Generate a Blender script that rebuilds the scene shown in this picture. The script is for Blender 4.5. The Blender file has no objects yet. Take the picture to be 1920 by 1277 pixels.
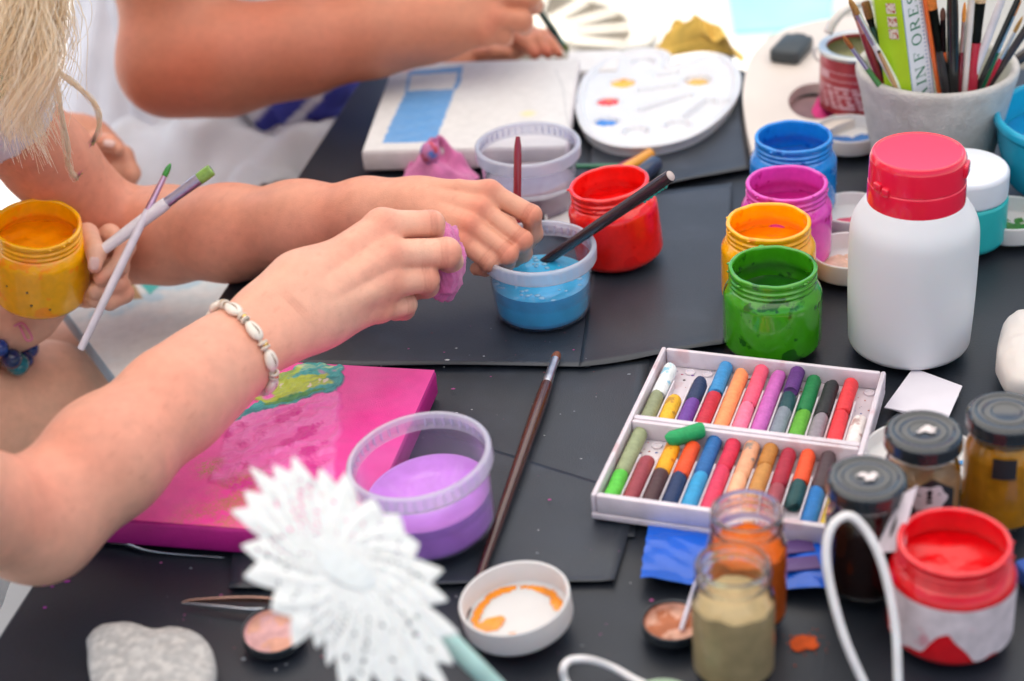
import bpy, math, random
import numpy as np
from mathutils import Vector, Matrix, Quaternion
random.seed(7); RNG = np.random.RandomState(11)
SC = bpy.context.scene; COL = SC.collection
rad = math.radians
# ---------------------------------------------------------------- camera
CH, PITCH, ROLL, FPX = 0.672, rad(31), rad(4.5), 3400.0      # height over the table top, tilt down, roll, focal length in photo pixels
_F = np.array([0, math.cos(PITCH), -math.sin(PITCH)]); _U0 = np.array([0, math.sin(PITCH), math.cos(PITCH)]); _R0 = np.array([1.0, 0, 0])
_R = _R0*math.cos(ROLL) - _U0*math.sin(ROLL); _U = _U0*math.cos(ROLL) + _R0*math.sin(ROLL)
_C = np.array([0, 0, CH])
cd = bpy.data.cameras.new('camera'); cam = bpy.data.objects.new('camera', cd); COL.objects.link(cam)
cd.sensor_width = 36; cd.lens = 36*FPX/1920; cd.clip_start = .02; cd.clip_end = 400
cam.matrix_world = Matrix(((_R[0], _U[0], -_F[0], 0), (_R[1], _U[1], -_F[1], 0), (_R[2], _U[2], -_F[2], CH), (0, 0, 0, 1)))
cd.dof.use_dof = True; cd.dof.focus_distance = 1.24; cd.dof.aperture_fstop = 4.4
SC.camera = cam
# ---------------------------------------------------------------- light
W = bpy.data.worlds.new('World'); SC.world = W; W.use_nodes = True
wn = W.node_tree.nodes; wl = W.node_tree.links
sky = wn.new('ShaderNodeTexSky'); sky.sky_type = 'NISHITA'; sky.sun_disc = False
SUN_EL, SUN_AZ = rad(62), rad(-32)                            # azimuth from +Y, negative = towards -X (behind left)
sky.sun_elevation = SUN_EL; sky.sun_rotation = SUN_AZ
wn['Background'].inputs[1].default_value = .09
wl.new(sky.outputs[0], wn['Background'].inputs[0])
sd = bpy.data.lights.new('sun', 'SUN'); sd.energy = 5.0; sd.angle = rad(.6); sd.color = (1, .94, .86)
sun = bpy.data.objects.new('sun', sd); COL.objects.link(sun)
_sd = Vector((math.sin(SUN_AZ)*math.cos(SUN_EL), math.cos(SUN_AZ)*math.cos(SUN_EL), math.sin(SUN_EL)))
sun.rotation_euler = _sd.to_track_quat('Z', 'Y').to_euler(); sun.location = _sd*20
SC.view_settings.view_transform = 'Standard'; SC.view_settings.look = 'None'
SC.view_settings.exposure = 1.15; SC.view_settings.gamma = 1
SC.cycles.max_bounces = 10; SC.cycles.transparent_max_bounces = 16
SC.cycles.sample_clamp_indirect = 6; SC.cycles.caustics_reflective = False; SC.cycles.caustics_refractive = True; SC.cycles.blur_glossy = 1.0
try: SC.cycles.use_denoising = True
except Exception: pass
# ---------------------------------------------------------------- measuring: where a photo point lies on a level plane, or at a distance
def _ray(x, y): return _F + _R*(x-960)/FPX + _U*(638.5-y)/FPX
def Q(x, y, z=0.0):
    d = _ray(x, y); return _C + d*((z-CH)/d[2])
def P(x, y, t): return _C + _ray(x, y)*t
def PX(n, t): return n*t/FPX
# ---------------------------------------------------------------- materials
def S(h):
    h = h.lstrip('#'); c = [int(h[i:i+2], 16)/255 for i in (0, 2, 4)]
    return tuple(x/12.92 if x <= .04045 else ((x+.055)/1.055)**2.4 for x in c)
def col(c): return S(c) if isinstance(c, str) else tuple(c)
_MC = {}
def M(name, c=(.8, .8, .8), rough=.5, metal=0, var=.08, vs=60, bump=0, bs=300, coat=0, sss=0, spec=.5, vcol=False, c2=None, thr=None, trans=0, sheen=0, detail=4):
    """principled material; colour mottled with noise, optional second colour in patches, optional bump"""
    if name in _MC: return _MC[name]
    m = bpy.data.materials.new(name); m.use_nodes = True; _MC[name] = m
    n, l = m.node_tree.nodes, m.node_tree.links; b = n['Principled BSDF']
    c = col(c)
    tc = n.new('ShaderNodeTexCoord'); nz = n.new('ShaderNodeTexNoise'); nz.inputs['Scale'].default_value = vs; nz.inputs['Detail'].default_value = detail
    l.new(tc.outputs['Object'], nz.inputs['Vector'])
    mx = n.new('ShaderNodeMix'); mx.data_type = 'RGBA'; mx.blend_type = 'MULTIPLY'; mx.inputs[0].default_value = 1
    rp = n.new('ShaderNodeMapRange'); rp.inputs['From Min'].default_value = .3; rp.inputs['From Max'].default_value = .7
    rp.inputs['To Min'].default_value = 1-var; rp.inputs['To Max'].default_value = 1+var
    l.new(nz.outputs[0], rp.inputs[0])
    if vcol:
        at = n.new('ShaderNodeAttribute'); at.attribute_name = 'Col'; l.new(at.outputs['Color'], mx.inputs[6])
    elif c2 is not None:
        nz2 = n.new('ShaderNodeTexNoise'); nz2.inputs['Scale'].default_value = vs*.5; nz2.inputs['Detail'].default_value = 6; l.new(tc.outputs['Object'], nz2.inputs['Vector'])
        cr = n.new('ShaderNodeMapRange'); t = .55 if thr is None else thr
        cr.inputs['From Min'].default_value = t-.03; cr.inputs['From Max'].default_value = t+.03; l.new(nz2.outputs[0], cr.inputs[0])
        m2 = n.new('ShaderNodeMix'); m2.data_type = 'RGBA'; m2.inputs[6].default_value = (*c, 1); m2.inputs[7].default_value = (*col(c2), 1)
        l.new(cr.outputs[0], m2.inputs[0]); l.new(m2.outputs[2], mx.inputs[6])
    else: mx.inputs[6].default_value = (*c, 1)
    l.new(rp.outputs[0], mx.inputs[7]); l.new(mx.outputs[2], b.inputs['Base Color'])
    b.inputs['Roughness'].default_value = rough; b.inputs['Metallic'].default_value = metal
    b.inputs['Specular IOR Level'].default_value = spec
    if coat: b.inputs['Coat Weight'].default_value = coat; b.inputs['Coat Roughness'].default_value = .08
    if sheen: b.inputs['Sheen Weight'].default_value = sheen
    if sss:
        b.inputs['Subsurface Weight'].default_value = sss; b.inputs['Subsurface Radius'].default_value = (1, .45, .3) ; b.inputs['Subsurface Scale'].default_value = .006
    if trans: b.inputs['Transmission Weight'].default_value = trans
    if bump:
        nb = n.new('ShaderNodeTexNoise'); nb.inputs['Scale'].default_value = bs; nb.inputs['Detail'].default_value = 5; l.new(tc.outputs['Object'], nb.inputs['Vector'])
        bp = n.new('ShaderNodeBump'); bp.inputs['Strength'].default_value = bump; bp.inputs['Distance'].default_value = .001
        l.new(nb.outputs[0], bp.inputs['Height']); l.new(bp.outputs[0], b.inputs['Normal'])
    return m
def real_glass(name, c=(.97, .99, .985), rough=.02, ior=1.45):
    if name in _MC: return _MC[name]
    m = bpy.data.materials.new(name); m.use_nodes = True; _MC[name] = m; b = m.node_tree.nodes['Principled BSDF']
    b.inputs['Base Color'].default_value = (*c, 1); b.inputs['Roughness'].default_value = rough; b.inputs['IOR'].default_value = ior; b.inputs['Transmission Weight'].default_value = 1
    return m
def clear(name, tint=(.9, .92, 1), alpha=.3, rough=.15, white=(.8, .82, .88), spec=.5, edge=.3, pw_=3, gl_=(.035, .75)):
    """see-through plastic or glass: light passes straight, a share meets a milky glossy skin"""
    if name in _MC: return _MC[name]
    m = bpy.data.materials.new(name); m.use_nodes = True; _MC[name] = m
    n, l = m.node_tree.nodes, m.node_tree.links; b = n['Principled BSDF']; out = n['Material Output']
    b.inputs['Base Color'].default_value = (*white, 1); b.inputs['Roughness'].default_value = rough; b.inputs['Specular IOR Level'].default_value = spec
    tr = n.new('ShaderNodeBsdfTransparent'); tr.inputs[0].default_value = (*tint, 1)
    lw = n.new('ShaderNodeLayerWeight'); lw.inputs[0].default_value = .5
    p3 = n.new('ShaderNodeMath'); p3.operation = 'POWER'; l.new(lw.outputs['Facing'], p3.inputs[0]); p3.inputs[1].default_value = pw_
    pw = n.new('ShaderNodeMapRange'); pw.inputs['To Min'].default_value = alpha; pw.inputs['To Max'].default_value = min(1, alpha+edge); l.new(p3.outputs[0], pw.inputs[0])
    gl = n.new('ShaderNodeBsdfGlossy'); gl.inputs['Roughness'].default_value = rough*.6
    p4 = n.new('ShaderNodeMath'); p4.operation = 'POWER'; l.new(lw.outputs['Facing'], p4.inputs[0]); p4.inputs[1].default_value = 4
    fr = n.new('ShaderNodeMapRange'); fr.inputs['To Min'].default_value = gl_[0]; fr.inputs['To Max'].default_value = gl_[1]; l.new(p4.outputs[0], fr.inputs[0])
    tl = n.new('ShaderNodeBsdfTranslucent'); tl.inputs[0].default_value = (*white, 1); mk = n.new('ShaderNodeMixShader'); mk.inputs[0].default_value = .5; l.new(b.outputs[0], mk.inputs[1]); l.new(tl.outputs[0], mk.inputs[2])
    mx = n.new('ShaderNodeMixShader'); l.new(pw.outputs[0], mx.inputs[0]); l.new(tr.outputs[0], mx.inputs[1]); l.new(mk.outputs[0], mx.inputs[2])
    m2 = n.new('ShaderNodeMixShader'); l.new(fr.outputs[0], m2.inputs[0]); l.new(mx.outputs[0], m2.inputs[1]); l.new(gl.outputs[0], m2.inputs[2])
    l.new(m2.outputs[0], out.inputs[0])
    return m
# ---------------------------------------------------------------- objects
def tag(o, label=None, cat=None, group=None, kind=None):
    for k, v in (('label', label), ('category', cat), ('group', group), ('kind', kind)):
        if v: o[k] = v
    return o
def thing(name, label, cat, loc=(0, 0, 0), rot=None, group=None):
    o = bpy.data.objects.new(name, None); COL.objects.link(o); o.location = Vector(loc); o.empty_display_size = .01
    if rot is not None:
        o.rotation_mode = 'QUATERNION'; o.rotation_quaternion = rot if isinstance(rot, Quaternion) else Matrix.Rotation(rot, 3, 'Z').to_quaternion()
    return tag(o, label, cat, group)
def mesh_obj(name, V, Fc, m, parent=None, smooth=True, cols=None, origin=None):
    V = np.asarray(V, float)
    if origin is not None: V = V - np.asarray(origin)
    me = bpy.data.meshes.new(name); me.from_pydata([tuple(v) for v in V], [], [tuple(int(i) for i in f) for f in Fc]); me.update()
    if smooth: me.polygons.foreach_set('use_smooth', [True]*len(me.polygons))
    if cols is not None:
        a = me.color_attributes.new('Col', 'FLOAT_COLOR', 'POINT'); c = np.ones((len(V), 4), np.float32); c[:, :3] = np.asarray(cols)[:, :3]; a.data.foreach_set('color', c.ravel())
    if m is not None: me.materials.append(m)
    o = bpy.data.objects.new(name, me); COL.objects.link(o)
    if parent is not None: o.parent = parent
    elif origin is not None: o.location = Vector(origin)
    return o
def sharp(o, ang=35):
    me = o.data
    try: me.set_sharp_from_angle(angle=rad(ang))
    except Exception: pass
    return o
def nz(p, s=1.0, seed=0, oct=3):
    """smooth pseudo noise in about -1..1, from sines along scattered directions"""
    p = np.asarray(p, float)*s; r = np.random.RandomState(seed); out = np.zeros(p.shape[0]); a = 1.; tot = 0
    for o in range(oct):
        for k in range(5):
            d = r.normal(size=p.shape[1]); ph = r.uniform(0, 6.28); out += a*np.sin(p@d*(2**o) + ph)/2.2; 
        tot += a; a *= .55
    return np.clip(out/tot, -1.3, 1.3)
class MB:
    def __init__(s): s.V = []; s.F = []; s.n = 0; s.C = []
    def add(s, V, F, c=None, T=None):
        V = np.asarray(V, float)
        if T is not None: V = V@np.asarray(T[0]).T + np.asarray(T[1])
        s.V.append(V); s.F += [tuple(int(i)+s.n for i in f) for f in F]; s.n += len(V)
        if c is not None: s.C.append(np.tile(np.asarray(col(c))[:3], (len(V), 1)) if np.ndim(c) < 2 or isinstance(c, str) else np.asarray(c))
        return s
    def lathe(s, prof, n=64, c=None, T=None, a0=0., wob=None):
        prof = np.asarray(prof, float); k = len(prof); V = []; F = []
        th = np.arange(n)*2*math.pi/n + a0
        for r, z in prof:
            V.append(np.stack([r*np.cos(th), r*np.sin(th), np.full(n, z)], 1))
        V = np.concatenate(V)
        if wob is not None: V = wob(V)
        for i in range(k-1):
            for j in range(n):
                j2 = (j+1) % n; a, b, c2, d = i*n+j, i*n+j2, (i+1)*n+j2, (i+1)*n+j
                F.append((a, b, c2, d))
        if prof[0][0] > 1e-6: pass
        return s.add(V, F, c, T)
    def tube(s, pts, r, n=10, cap=True, c=None, flat=None):
        pts = np.asarray(pts, float); k = len(pts); r = np.broadcast_to(np.asarray(r, float), (k,))
        tg = np.gradient(pts, axis=0); tg /= np.linalg.norm(tg, axis=1)[:, None]+1e-12
        u = np.cross(tg[0], [0, 0, 1.]) 
        if np.linalg.norm(u) < 1e-3: u = np.cross(tg[0], [0, 1., 0])
        if flat is not None: u = np.asarray(flat[0], float)
        V = []; F = []; th = np.arange(n)*2*math.pi/n
        for i in range(k):
            u = u - tg[i]*(u@tg[i]); u /= np.linalg.norm(u)+1e-12; w = np.cross(tg[i], u)
            sq = 1 if flat is None else flat[1]
            V.append(pts[i] + r[i]*(np.cos(th)[:, None]*u + sq*np.sin(th)[:, None]*w))
        for i in range(k-1):
            for j in range(n):
                j2 = (j+1) % n; F.append((i*n+j, i*n+j2, (i+1)*n+j2, (i+1)*n+j))
        V = np.concatenate(V)
        if cap: F.append(tuple(range(n))[::-1]); F.append(tuple(range((k-1)*n, k*n)))
        return s.add(V, F, c)
    def box(s, sx, sy, sz, T=None, c=None, bev=0.0):
        """box with its base centre at the origin, edges cut by bev"""
        b = min(bev, sx*.45, sy*.45, sz*.45); L = []
        if b <= 0:
            V = [(x*sx/2, y*sy/2, z) for z in (0, sz) for x, y in ((-1, -1), (1, -1), (1, 1), (-1, 1))]
            return s.add(V, [(3, 2, 1, 0), (4, 5, 6, 7), (0, 1, 5, 4), (1, 2, 6, 5), (2, 3, 7, 6), (3, 0, 4, 7)], c, T)
        q = b*.293
        rings = [(b, 0), (q, q), (0, b), (0, sz-b), (q, sz-q), (b, sz)]
        V = []; F = []; m = 12
        for ins, z in rings:
            hx, hy = sx/2-ins, sy/2-ins; rr = max(b-ins, 0)+b*.4
            for cx, cy, a in ((1, 1, 0), (-1, 1, 90), (-1, -1, 180), (1, -1, 270)):
                for d in (0, 45, 90):
                    t = rad(a+d); V.append((cx*(hx-rr)+rr*math.cos(t), cy*(hy-rr)+rr*math.sin(t), z))
        for i in range(len(rings)-1):
            for j in range(m): F.append((i*m+j, i*m+(j+1) % m, (i+1)*m+(j+1) % m, (i+1)*m+j))
        F.append(tuple(range(m))[::-1]); F.append(tuple(range((len(rings)-1)*m, len(rings)*m)))
        return s.add(V, F, c, T)
    def prism(s, poly, z0, z1, c=None, T=None, bev=0.0):
        """outline raised from z0 to z1, top edge eased"""
        poly = np.asarray(poly, float); n = len(poly)
        def inset(d):
            e = np.roll(poly, -1, 0)-poly; e /= np.linalg.norm(e, axis=1)[:, None]+1e-12; nr = np.stack([-e[:, 1], e[:, 0]], 1)
            m = nr+np.roll(nr, 1, 0); m /= np.maximum(np.sum(m*np.roll(nr, 1, 0), 1), .35)[:, None]
            return poly+m*d
        L = [(0, z0), (0, z1-bev), (bev*.3, z1-bev*.3), (bev, z1)] if bev else [(0, z0), (0, z1)]
        V = []; F = []
        for d, z in L: V.append(np.concatenate([inset(d), np.full((n, 1), z)], 1))
        for i in range(len(L)-1):
            for j in range(n): F.append((i*n+j, i*n+(j+1) % n, (i+1)*n+(j+1) % n, (i+1)*n+j))
        F.append(tuple(range(n))[::-1]); F.append(tuple(range((len(L)-1)*n, len(L)*n)))
        return s.add(np.concatenate(V), F, c, T)
    def grid(s, fn, nu, nv, c=None, T=None, closed=False):
        u, v = np.meshgrid(np.linspace(0, 1, nu), np.linspace(0, 1, nv), indexing='ij')
        V = fn(u.ravel(), v.ravel()); F = []
        for i in range(nu-1):
            for j in range(nv-1): F.append((i*nv+j, (i+1)*nv+j, (i+1)*nv+j+1, i*nv+j+1))
        if closed:
            for j in range(nv-1): F.append(((nu-1)*nv+j, j, j+1, (nu-1)*nv+j+1))
        return s.add(V, F, c, T)
    def ball(s, ctr, r, n=16, c=None):
        r = np.broadcast_to(np.asarray(r, float), (3,)); ph = np.linspace(0, math.pi, n//2+1); V = []
        pr = [(math.sin(a), -math.cos(a)) for a in ph]
        return s.lathe(pr, n, c, (np.diag(r), ctr))
    def build(s, name, m, parent=None, smooth=True, origin=None, ang=None):
        o = mesh_obj(name, np.concatenate(s.V), s.F, m, parent, smooth, np.concatenate(s.C) if s.C else None, origin)
        if ang: sharp(o, ang)
        return o
def fillet(prof, rs, n=4):
    """round the corners of a profile; rs is one radius or one per point"""
    p = [np.array(q, float) for q in prof]; out = [p[0]]
    for i in range(1, len(p)-1):
        r = rs if np.isscalar(rs) else rs[i]
        a, b = p[i-1]-p[i], p[i+1]-p[i]; la, lb = np.linalg.norm(a), np.linalg.norm(b); r = min(r, la*.48, lb*.48)
        if r < 1e-5: out.append(p[i]); continue
        s, e = p[i]+a/la*r, p[i]+b/lb*r
        for k in range(n+1):
            t = k/n; out.append(s*(1-t)**2+p[i]*2*t*(1-t)+e*t*t)
    out.append(p[-1]); return out
def rotz(a): return np.array([[math.cos(a), -math.sin(a), 0], [math.sin(a), math.cos(a), 0], [0, 0, 1]])
def frame(z, x=(1, 0, 0)):
    z = np.asarray(z, float); z = z/np.linalg.norm(z); x = np.asarray(x, float); x = x-z*(x@z)
    if np.linalg.norm(x) < 1e-4: x = np.cross(z, [0, 1, .3])
    x /= np.linalg.norm(x); return np.stack([x, np.cross(z, x), z], 1)
def tilt(axis_xy, deg):
    return Quaternion(Vector((axis_xy[0], axis_xy[1], 0)), rad(deg))
def spline(pts, n):
    """smooth curve through points (Catmull-Rom)"""
    p = np.asarray(pts, float); p = np.concatenate([[2*p[0]-p[1]], p, [2*p[-1]-p[-2]]]); k = len(p)-3; out = []
    for t in np.linspace(0, k-1e-9, n):
        i = int(t); f = t-i; a, b, c, d = p[i:i+4]
        out.append(.5*((2*b)+(-a+c)*f+(2*a-5*b+4*c-d)*f*f+(-a+3*b-3*c+d)*f**3))
    return np.array(out)
# ================================================================ the setting
def flat(name, poly, z, m, kind='structure'):
    o = mesh_obj(name, [(x, y, z) for x, y in poly], [tuple(range(len(poly)))], m, None, False); o['kind'] = kind; return o
flat('ground', [(-60, -60), (60, -60), (60, 90), (-60, 90)], -.74, M('concrete', (.40, .385, .36), .85, var=.12, vs=3, bump=.4, bs=40))
pw = [Q(*p, -.74)[:2] for p in ((1352, -40), (1372, 70), (1560, 58), (1572, -60))]
flat('pool_water', [tuple(p) for p in pw[::-1]], -.734, M('pool_water', (.17, .42, .37), .12, var=.12, vs=8, bump=.5, bs=14))
# pale fabric roof that shades the table
mb = MB()
def aw(u, v):
    x = -2.3+4.4*u; y = -1.0+4.3*v; z = 1.5+.35*np.cos((u-.5)*3.0)*np.cos((v-.5)*2.0)
    return np.stack([x, y, z], 1)
mb.grid(aw, 24, 20)
m = bpy.data.materials.new('awning_fabric'); m.use_nodes = True; n_, l_ = m.node_tree.nodes, m.node_tree.links
df = n_.new('ShaderNodeBsdfDiffuse'); df.inputs[0].default_value = (.8, .78, .74, 1); tl = n_.new('ShaderNodeBsdfTranslucent'); tl.inputs[0].default_value = (.8, .77, .73, 1)
mx = n_.new('ShaderNodeMixShader'); mx.inputs[0].default_value = .64; l_.new(df.outputs[0], mx.inputs[1]); l_.new(tl.outputs[0], mx.inputs[2]); l_.new(mx.outputs[0], n_['Material Output'].inputs[0])
tag(mb.build('awning_roof', m), kind='structure')
# table
E1, E4 = np.array([-.312, .831]), np.array([-.130, 1.605]); ED = (E4-E1)/np.linalg.norm(E4-E1)
A0 = E1-ED*.62; A1 = E4+ED*.03
tpoly = [tuple(A0), (.95, A0[1]-.05), (.95, 1.46), (.243, 1.565), (.228, 1.588), tuple(A1)]
paper = M('black_paper', (.017, .023, .034), .42, var=.14, vs=25, bump=.3, bs=900, spec=.6, c2=(.023, .030, .044), thr=.58)
t = thing('table', 'long table with a matt black painted top that everything stands on', 'table', (.2, .95, -.74))
mb = MB(); mb.prism(tpoly, -.026, 0, bev=.002); o = mb.build('tabletop', M('black_top', (.011, .015, .023), .42, var=.22, vs=14, bump=.2, bs=500), t, False, t.location)
for x, y in ((-.27, .5), (.85, .4), (.85, 1.3), (-.06, 1.5)):
    mb = MB(); mb.box(.05, .05, .713, (np.eye(3), (x, y, -.74)), bev=.004); mb.build('leg', M('table_leg', (.05, .05, .055), .5), t, True, t.location, 30)
def sheet(pix, label, z, curl=()):
    """a sheet of black paper, edges lifting a little"""
    c = [Q(*p, z)[:2] for p in pix]
    def fn(u, v):
        u2, v2 = u[:, None], v[:, None]
        p = (c[0]*(1-u2)+c[1]*u2)*(1-v2)+(c[3]*(1-u2)+c[2]*u2)*v2
        zz = z+.0006+.0005*nz(np.stack([u*3, v*3], 1), 1, int(abs(pix[0][0])) % 97)
        for side, h, w in curl:
            d = {'u0': u, 'u1': 1-u, 'v0': v, 'v1': 1-v}[side]; al = v if side[0] == 'u' else u
            zz = zz + .6*h*np.clip(1-d/w, 0, 1)**2*(.55+.45*np.sin(al*7+h*900))
        return np.concatenate([p, zz[:, None]], 1)
    mb = MB(); mb.grid(fn, 30, 30); c0 = Q(*pix[0], z)
    o = mb.build('black_paper_sheet', paper, None, True, c0)
    sm = o.modifiers.new('thick', 'SOLIDIFY'); sm.thickness = .0004; sm.offset = 1
    return tag(o, label, 'paper', 'sheets of black paper on the table')
sheet(((150, 900), (1190, 1010), (1218, 676), (480, 672)), 'black paper sheet under the pink canvas and the purple tub', .0005)
sheet(((430, 1108), (1152, 1093), (1200, 930), (470, 700)), 'black paper sheet whose near corner shows above the orange smeared lid', .0018, (('v0', .003, .04), ('u1', .0025, .05)))
sheet(((380, 690), (1105, 691), (1300, 410), (700, 330)), 'black paper sheet under the blue water tub and both working hands', .0028, (('v0', .0035, .05),))
sheet(((1085, 692), (1362, 648), (1372, 345), (1130, 372)), 'black paper sheet between the red paint jar and the green paint jar', .0036, (('u1', .002, .05), ('v0', .003, .06)))
sheet(((1085, 385), (1408, 318), (1372, 96), (1140, 150)), 'dark grey paper sheet beneath the white plastic palette', .0040, (('v0', .004, .08),))
TZ = .0048     # things stand on the papers
# stool beyond the table: round top with slots in a ring
ctr = Q(985, 62, -.30); st = thing('garden_stool', 'white round garden stool with radial slots, blurred beyond the table', 'stool', (ctr[0], ctr[1], -.74))
wp = M('white_plastic', (.50, .46, .39), .45)
mb = MB(); R0, R1, R2, R3 = .05, .07, .155, .185
mb.lathe([(0, 0), (R1, 0), (R1, -.02), (0, -.02)], 48, None, (np.eye(3), (0, 0, .44))); mb.lathe([(R2, -.02), (R2, 0), (R3, 0), (R3+.006, -.01), (R3, -.05), (R3-.006, -.05), (R2, -.02)], 64, None, (np.eye(3), (0, 0, .44)))
for k in range(14):
    a = k*2*math.pi/14; mb.box(R2-R1+.006, .018, .018, (rotz(a), ((R1+R2)/2*math.cos(a), (R1+R2)/2*math.sin(a), .4205)), bev=.003)
mb.build('stool_top', wp, st, True, None, 40)
for k in range(4):
    a = k*math.pi/2+.4; mb = MB(); mb.tube([(.15*math.cos(a), .15*math.sin(a), .42), (.19*math.cos(a), .19*math.sin(a), 0)], [.02, .014], 10); mb.build('leg', wp, st)
# low grey bench far behind on the right, white cooler box beside the brushes
bc = Q(1760, 4, -.42); bt = thing('wooden_bench', 'weathered grey wooden bench far behind the brush pot', 'bench', (bc[0]+.46, bc[1]+.13, -.74))
gw = M('grey_wood', (.10, .09, .085), .7, var=.2, vs=12)
mb = MB(); mb.box(.9, .34, .04, (np.eye(3), (.1, 0, .30)), bev=.006); mb.build('seat', gw, bt, True, None, 30)
for x in (-.25, .45):
    mb = MB(); mb.box(.06, .3, .298, (np.eye(3), (x, 0, 0)), bev=.005); mb.build('leg', gw, bt, True, None, 30)
bx = Q(1845, 105, -.16); ct = thing('plastic_crate', 'white plastic crate seen blurred behind the brush pot', 'crate', (bx[0]+.03, bx[1]+.1, -.74))
mb = MB(); mb.box(.30, .2, .55, None, bev=.02); mb.build('body', wp, ct, True, None, 40)
mb = MB(); mb.box(.31, .21, .03, (np.eye(3), (0, 0, .551)), bev=.01); mb.build('rim', wp, ct, True, None, 40)
# ================================================================ paint jars
def ring_wob(amp, z0, seed):
    def f(V):
        V = V.copy(); k = np.clip((V[:, 2]-z0)/.004, 0, 1); d = nz(V*170, 1, seed, 2); V[:, 2] += amp*k*d; r = 1+.010*k*nz(V*260, 1, seed+3, 2); V[:, 0] *= r; V[:, 1] *= r; return V
    return f
JAR = [(0, 0), (.0305, 0), (.034, .004), (.034, .0425), (.0305, .0475), (.0295, .0482), (.0293, .0492), (.0303, .0500), (.0303, .0508), (.0293, .0518), (.0293, .0532), (.0303, .0540), (.0303, .0548), (.0293, .0558), (.0293, .0570),
       (.0302, .0582), (.0304, .0604), (.0296, .0614), (.0276, .0614), (.0270, .0600), (.0270, .0490), (.0300, .044), (.0312, .040), (.0312, .004), (.028, .002), (0, .002)]
def jar(rim, wallc, paintc, label, level=.034, tip=None, loc=None, seed=1, blots=(), scale=1.0):
    """screw neck paint jar; rim is where the photo shows the middle of its mouth"""
    p = Q(rim[0], rim[1], .0614+TZ) if loc is None else np.asarray(loc); base = (p[0], p[1], TZ if loc is None else p[2])
    j = thing('paint_jar', label, 'paint jar', base, tip, 'open jars of gouache paint')
    key = wallc; j.scale = (scale,)*3
    mb = MB(); mb.lathe(fillet(JAR, [.0]*2+[.005, .006, .004]+[.0004]*10+[.001]*4+[.003]*2+[.002, .002, .002, 0, 0], 3), 72, None, None, 0, ring_wob(.0005, .058, seed))
    # smears left on the outside of neck and rim
    r = np.random.RandomState(seed)
    for k in range(9):
        a = r.uniform(0, 6.28); z = r.choice([.0607, .0590, .052, .0562]); rr = .0300 if z > .058 else .0297
        mb.ball((rr*math.cos(a), rr*math.sin(a), z), (r.uniform(.001, .0028), r.uniform(.0008, .0022), r.uniform(.0006, .0013)), 8)
    mb.build('jar_body', M('jar_'+key, wallc, .17, var=.08, vs=170, coat=.5, sss=.08, c2=paintc, thr=.60), j)
    mb = MB()
    def surf(u, v):
        a = u*2*math.pi; rr = v; x = .0309*rr*np.cos(a); y = .0309*rr*np.sin(a)
        z = level+.0016*nz(np.stack([x, y], 1), 130, seed, 3)+.004*np.clip(rr-.86, 0, 1)**1.0*7*.14*(1+nz(np.stack([np.cos(a)*2, np.sin(a)*2], 1), 1, seed+1))
        if level > .0465: x *= .87; y *= .87
        return np.stack([x, y, z], 1)
    mb.grid(surf, 48, 16); mb.build('paint', M('paint_'+paintc, paintc, .3, var=.14, vs=120, coat=.12), j)
    if blots:
        mb = MB()
        for k in range(blots[1]):
            a = r.uniform(-2.6, -.5); z = r.uniform(.006, .043); mb.ball((.0340*math.cos(a), .0340*math.sin(a), z), (.0006+.0006*r.rand(), .0006+.0006*r.rand(), .0006+.0005*r.rand()), 6)
        mb.build('paint_speck', M('speck_'+blots[0], blots[0], .4), j)
    return j
jar((1449, 498), '#3f9a14', '#1d6010', 'dark green paint jar in front of the yellow one, behind the pastel box', .036, seed=2)
jar((1441, 414), '#ffb400', '#ff8c00', 'yellow ochre paint jar standing between the green and the magenta jars', .040, seed=3)
jar((1475, 341), '#de43b4', '#b81f80', 'magenta paint jar standing between the yellow and the blue jars', .038, seed=4)
jar((1488, 254), '#1a86d8', '#0a5fb8', 'blue paint jar, farthest in the row of paint jars', .036, seed=5)
fj = jar((1790, 1012), '#e0101e', '#d80410', 'red paint jar with a torn white paper label, nearest to the camera', .045, seed=6)
jar((1137, 350), '#f4201a', '#e00c0c', 'bright red paint jar tilted on a white lid beside the blue water tub', .041, tilt((.15, 1), -6), tuple(Q(1163, 476, TZ+.003)), seed=7)
# torn label round the near red jar
def lab(u, v):
    a = rad(-172)+rad(166)*u; lo = .007+.0075*np.clip(nz(np.stack([u*9, u*0+1], 1), 1, 5, 3), -.3, 1)+.016*np.clip(1-np.abs(u-.40)/.14, 0, 1)
    z = lo+(.040-lo)*v; z = np.clip(z, 0, .0405); r = .03425+.0003*nz(np.stack([u*30, v*12], 1), 1, 3)*.5
    return np.stack([r*np.cos(a), r*np.sin(a), z], 1)
mb = MB(); mb.grid(lab, 90, 12); o = mb.build('torn_label', M('torn_paper', (.72, .6, .62), .7, var=.14, vs=120, c2=(.62, .3, .34), thr=.68), fj); o['label'] = 'torn white paper label smeared with red'
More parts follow.
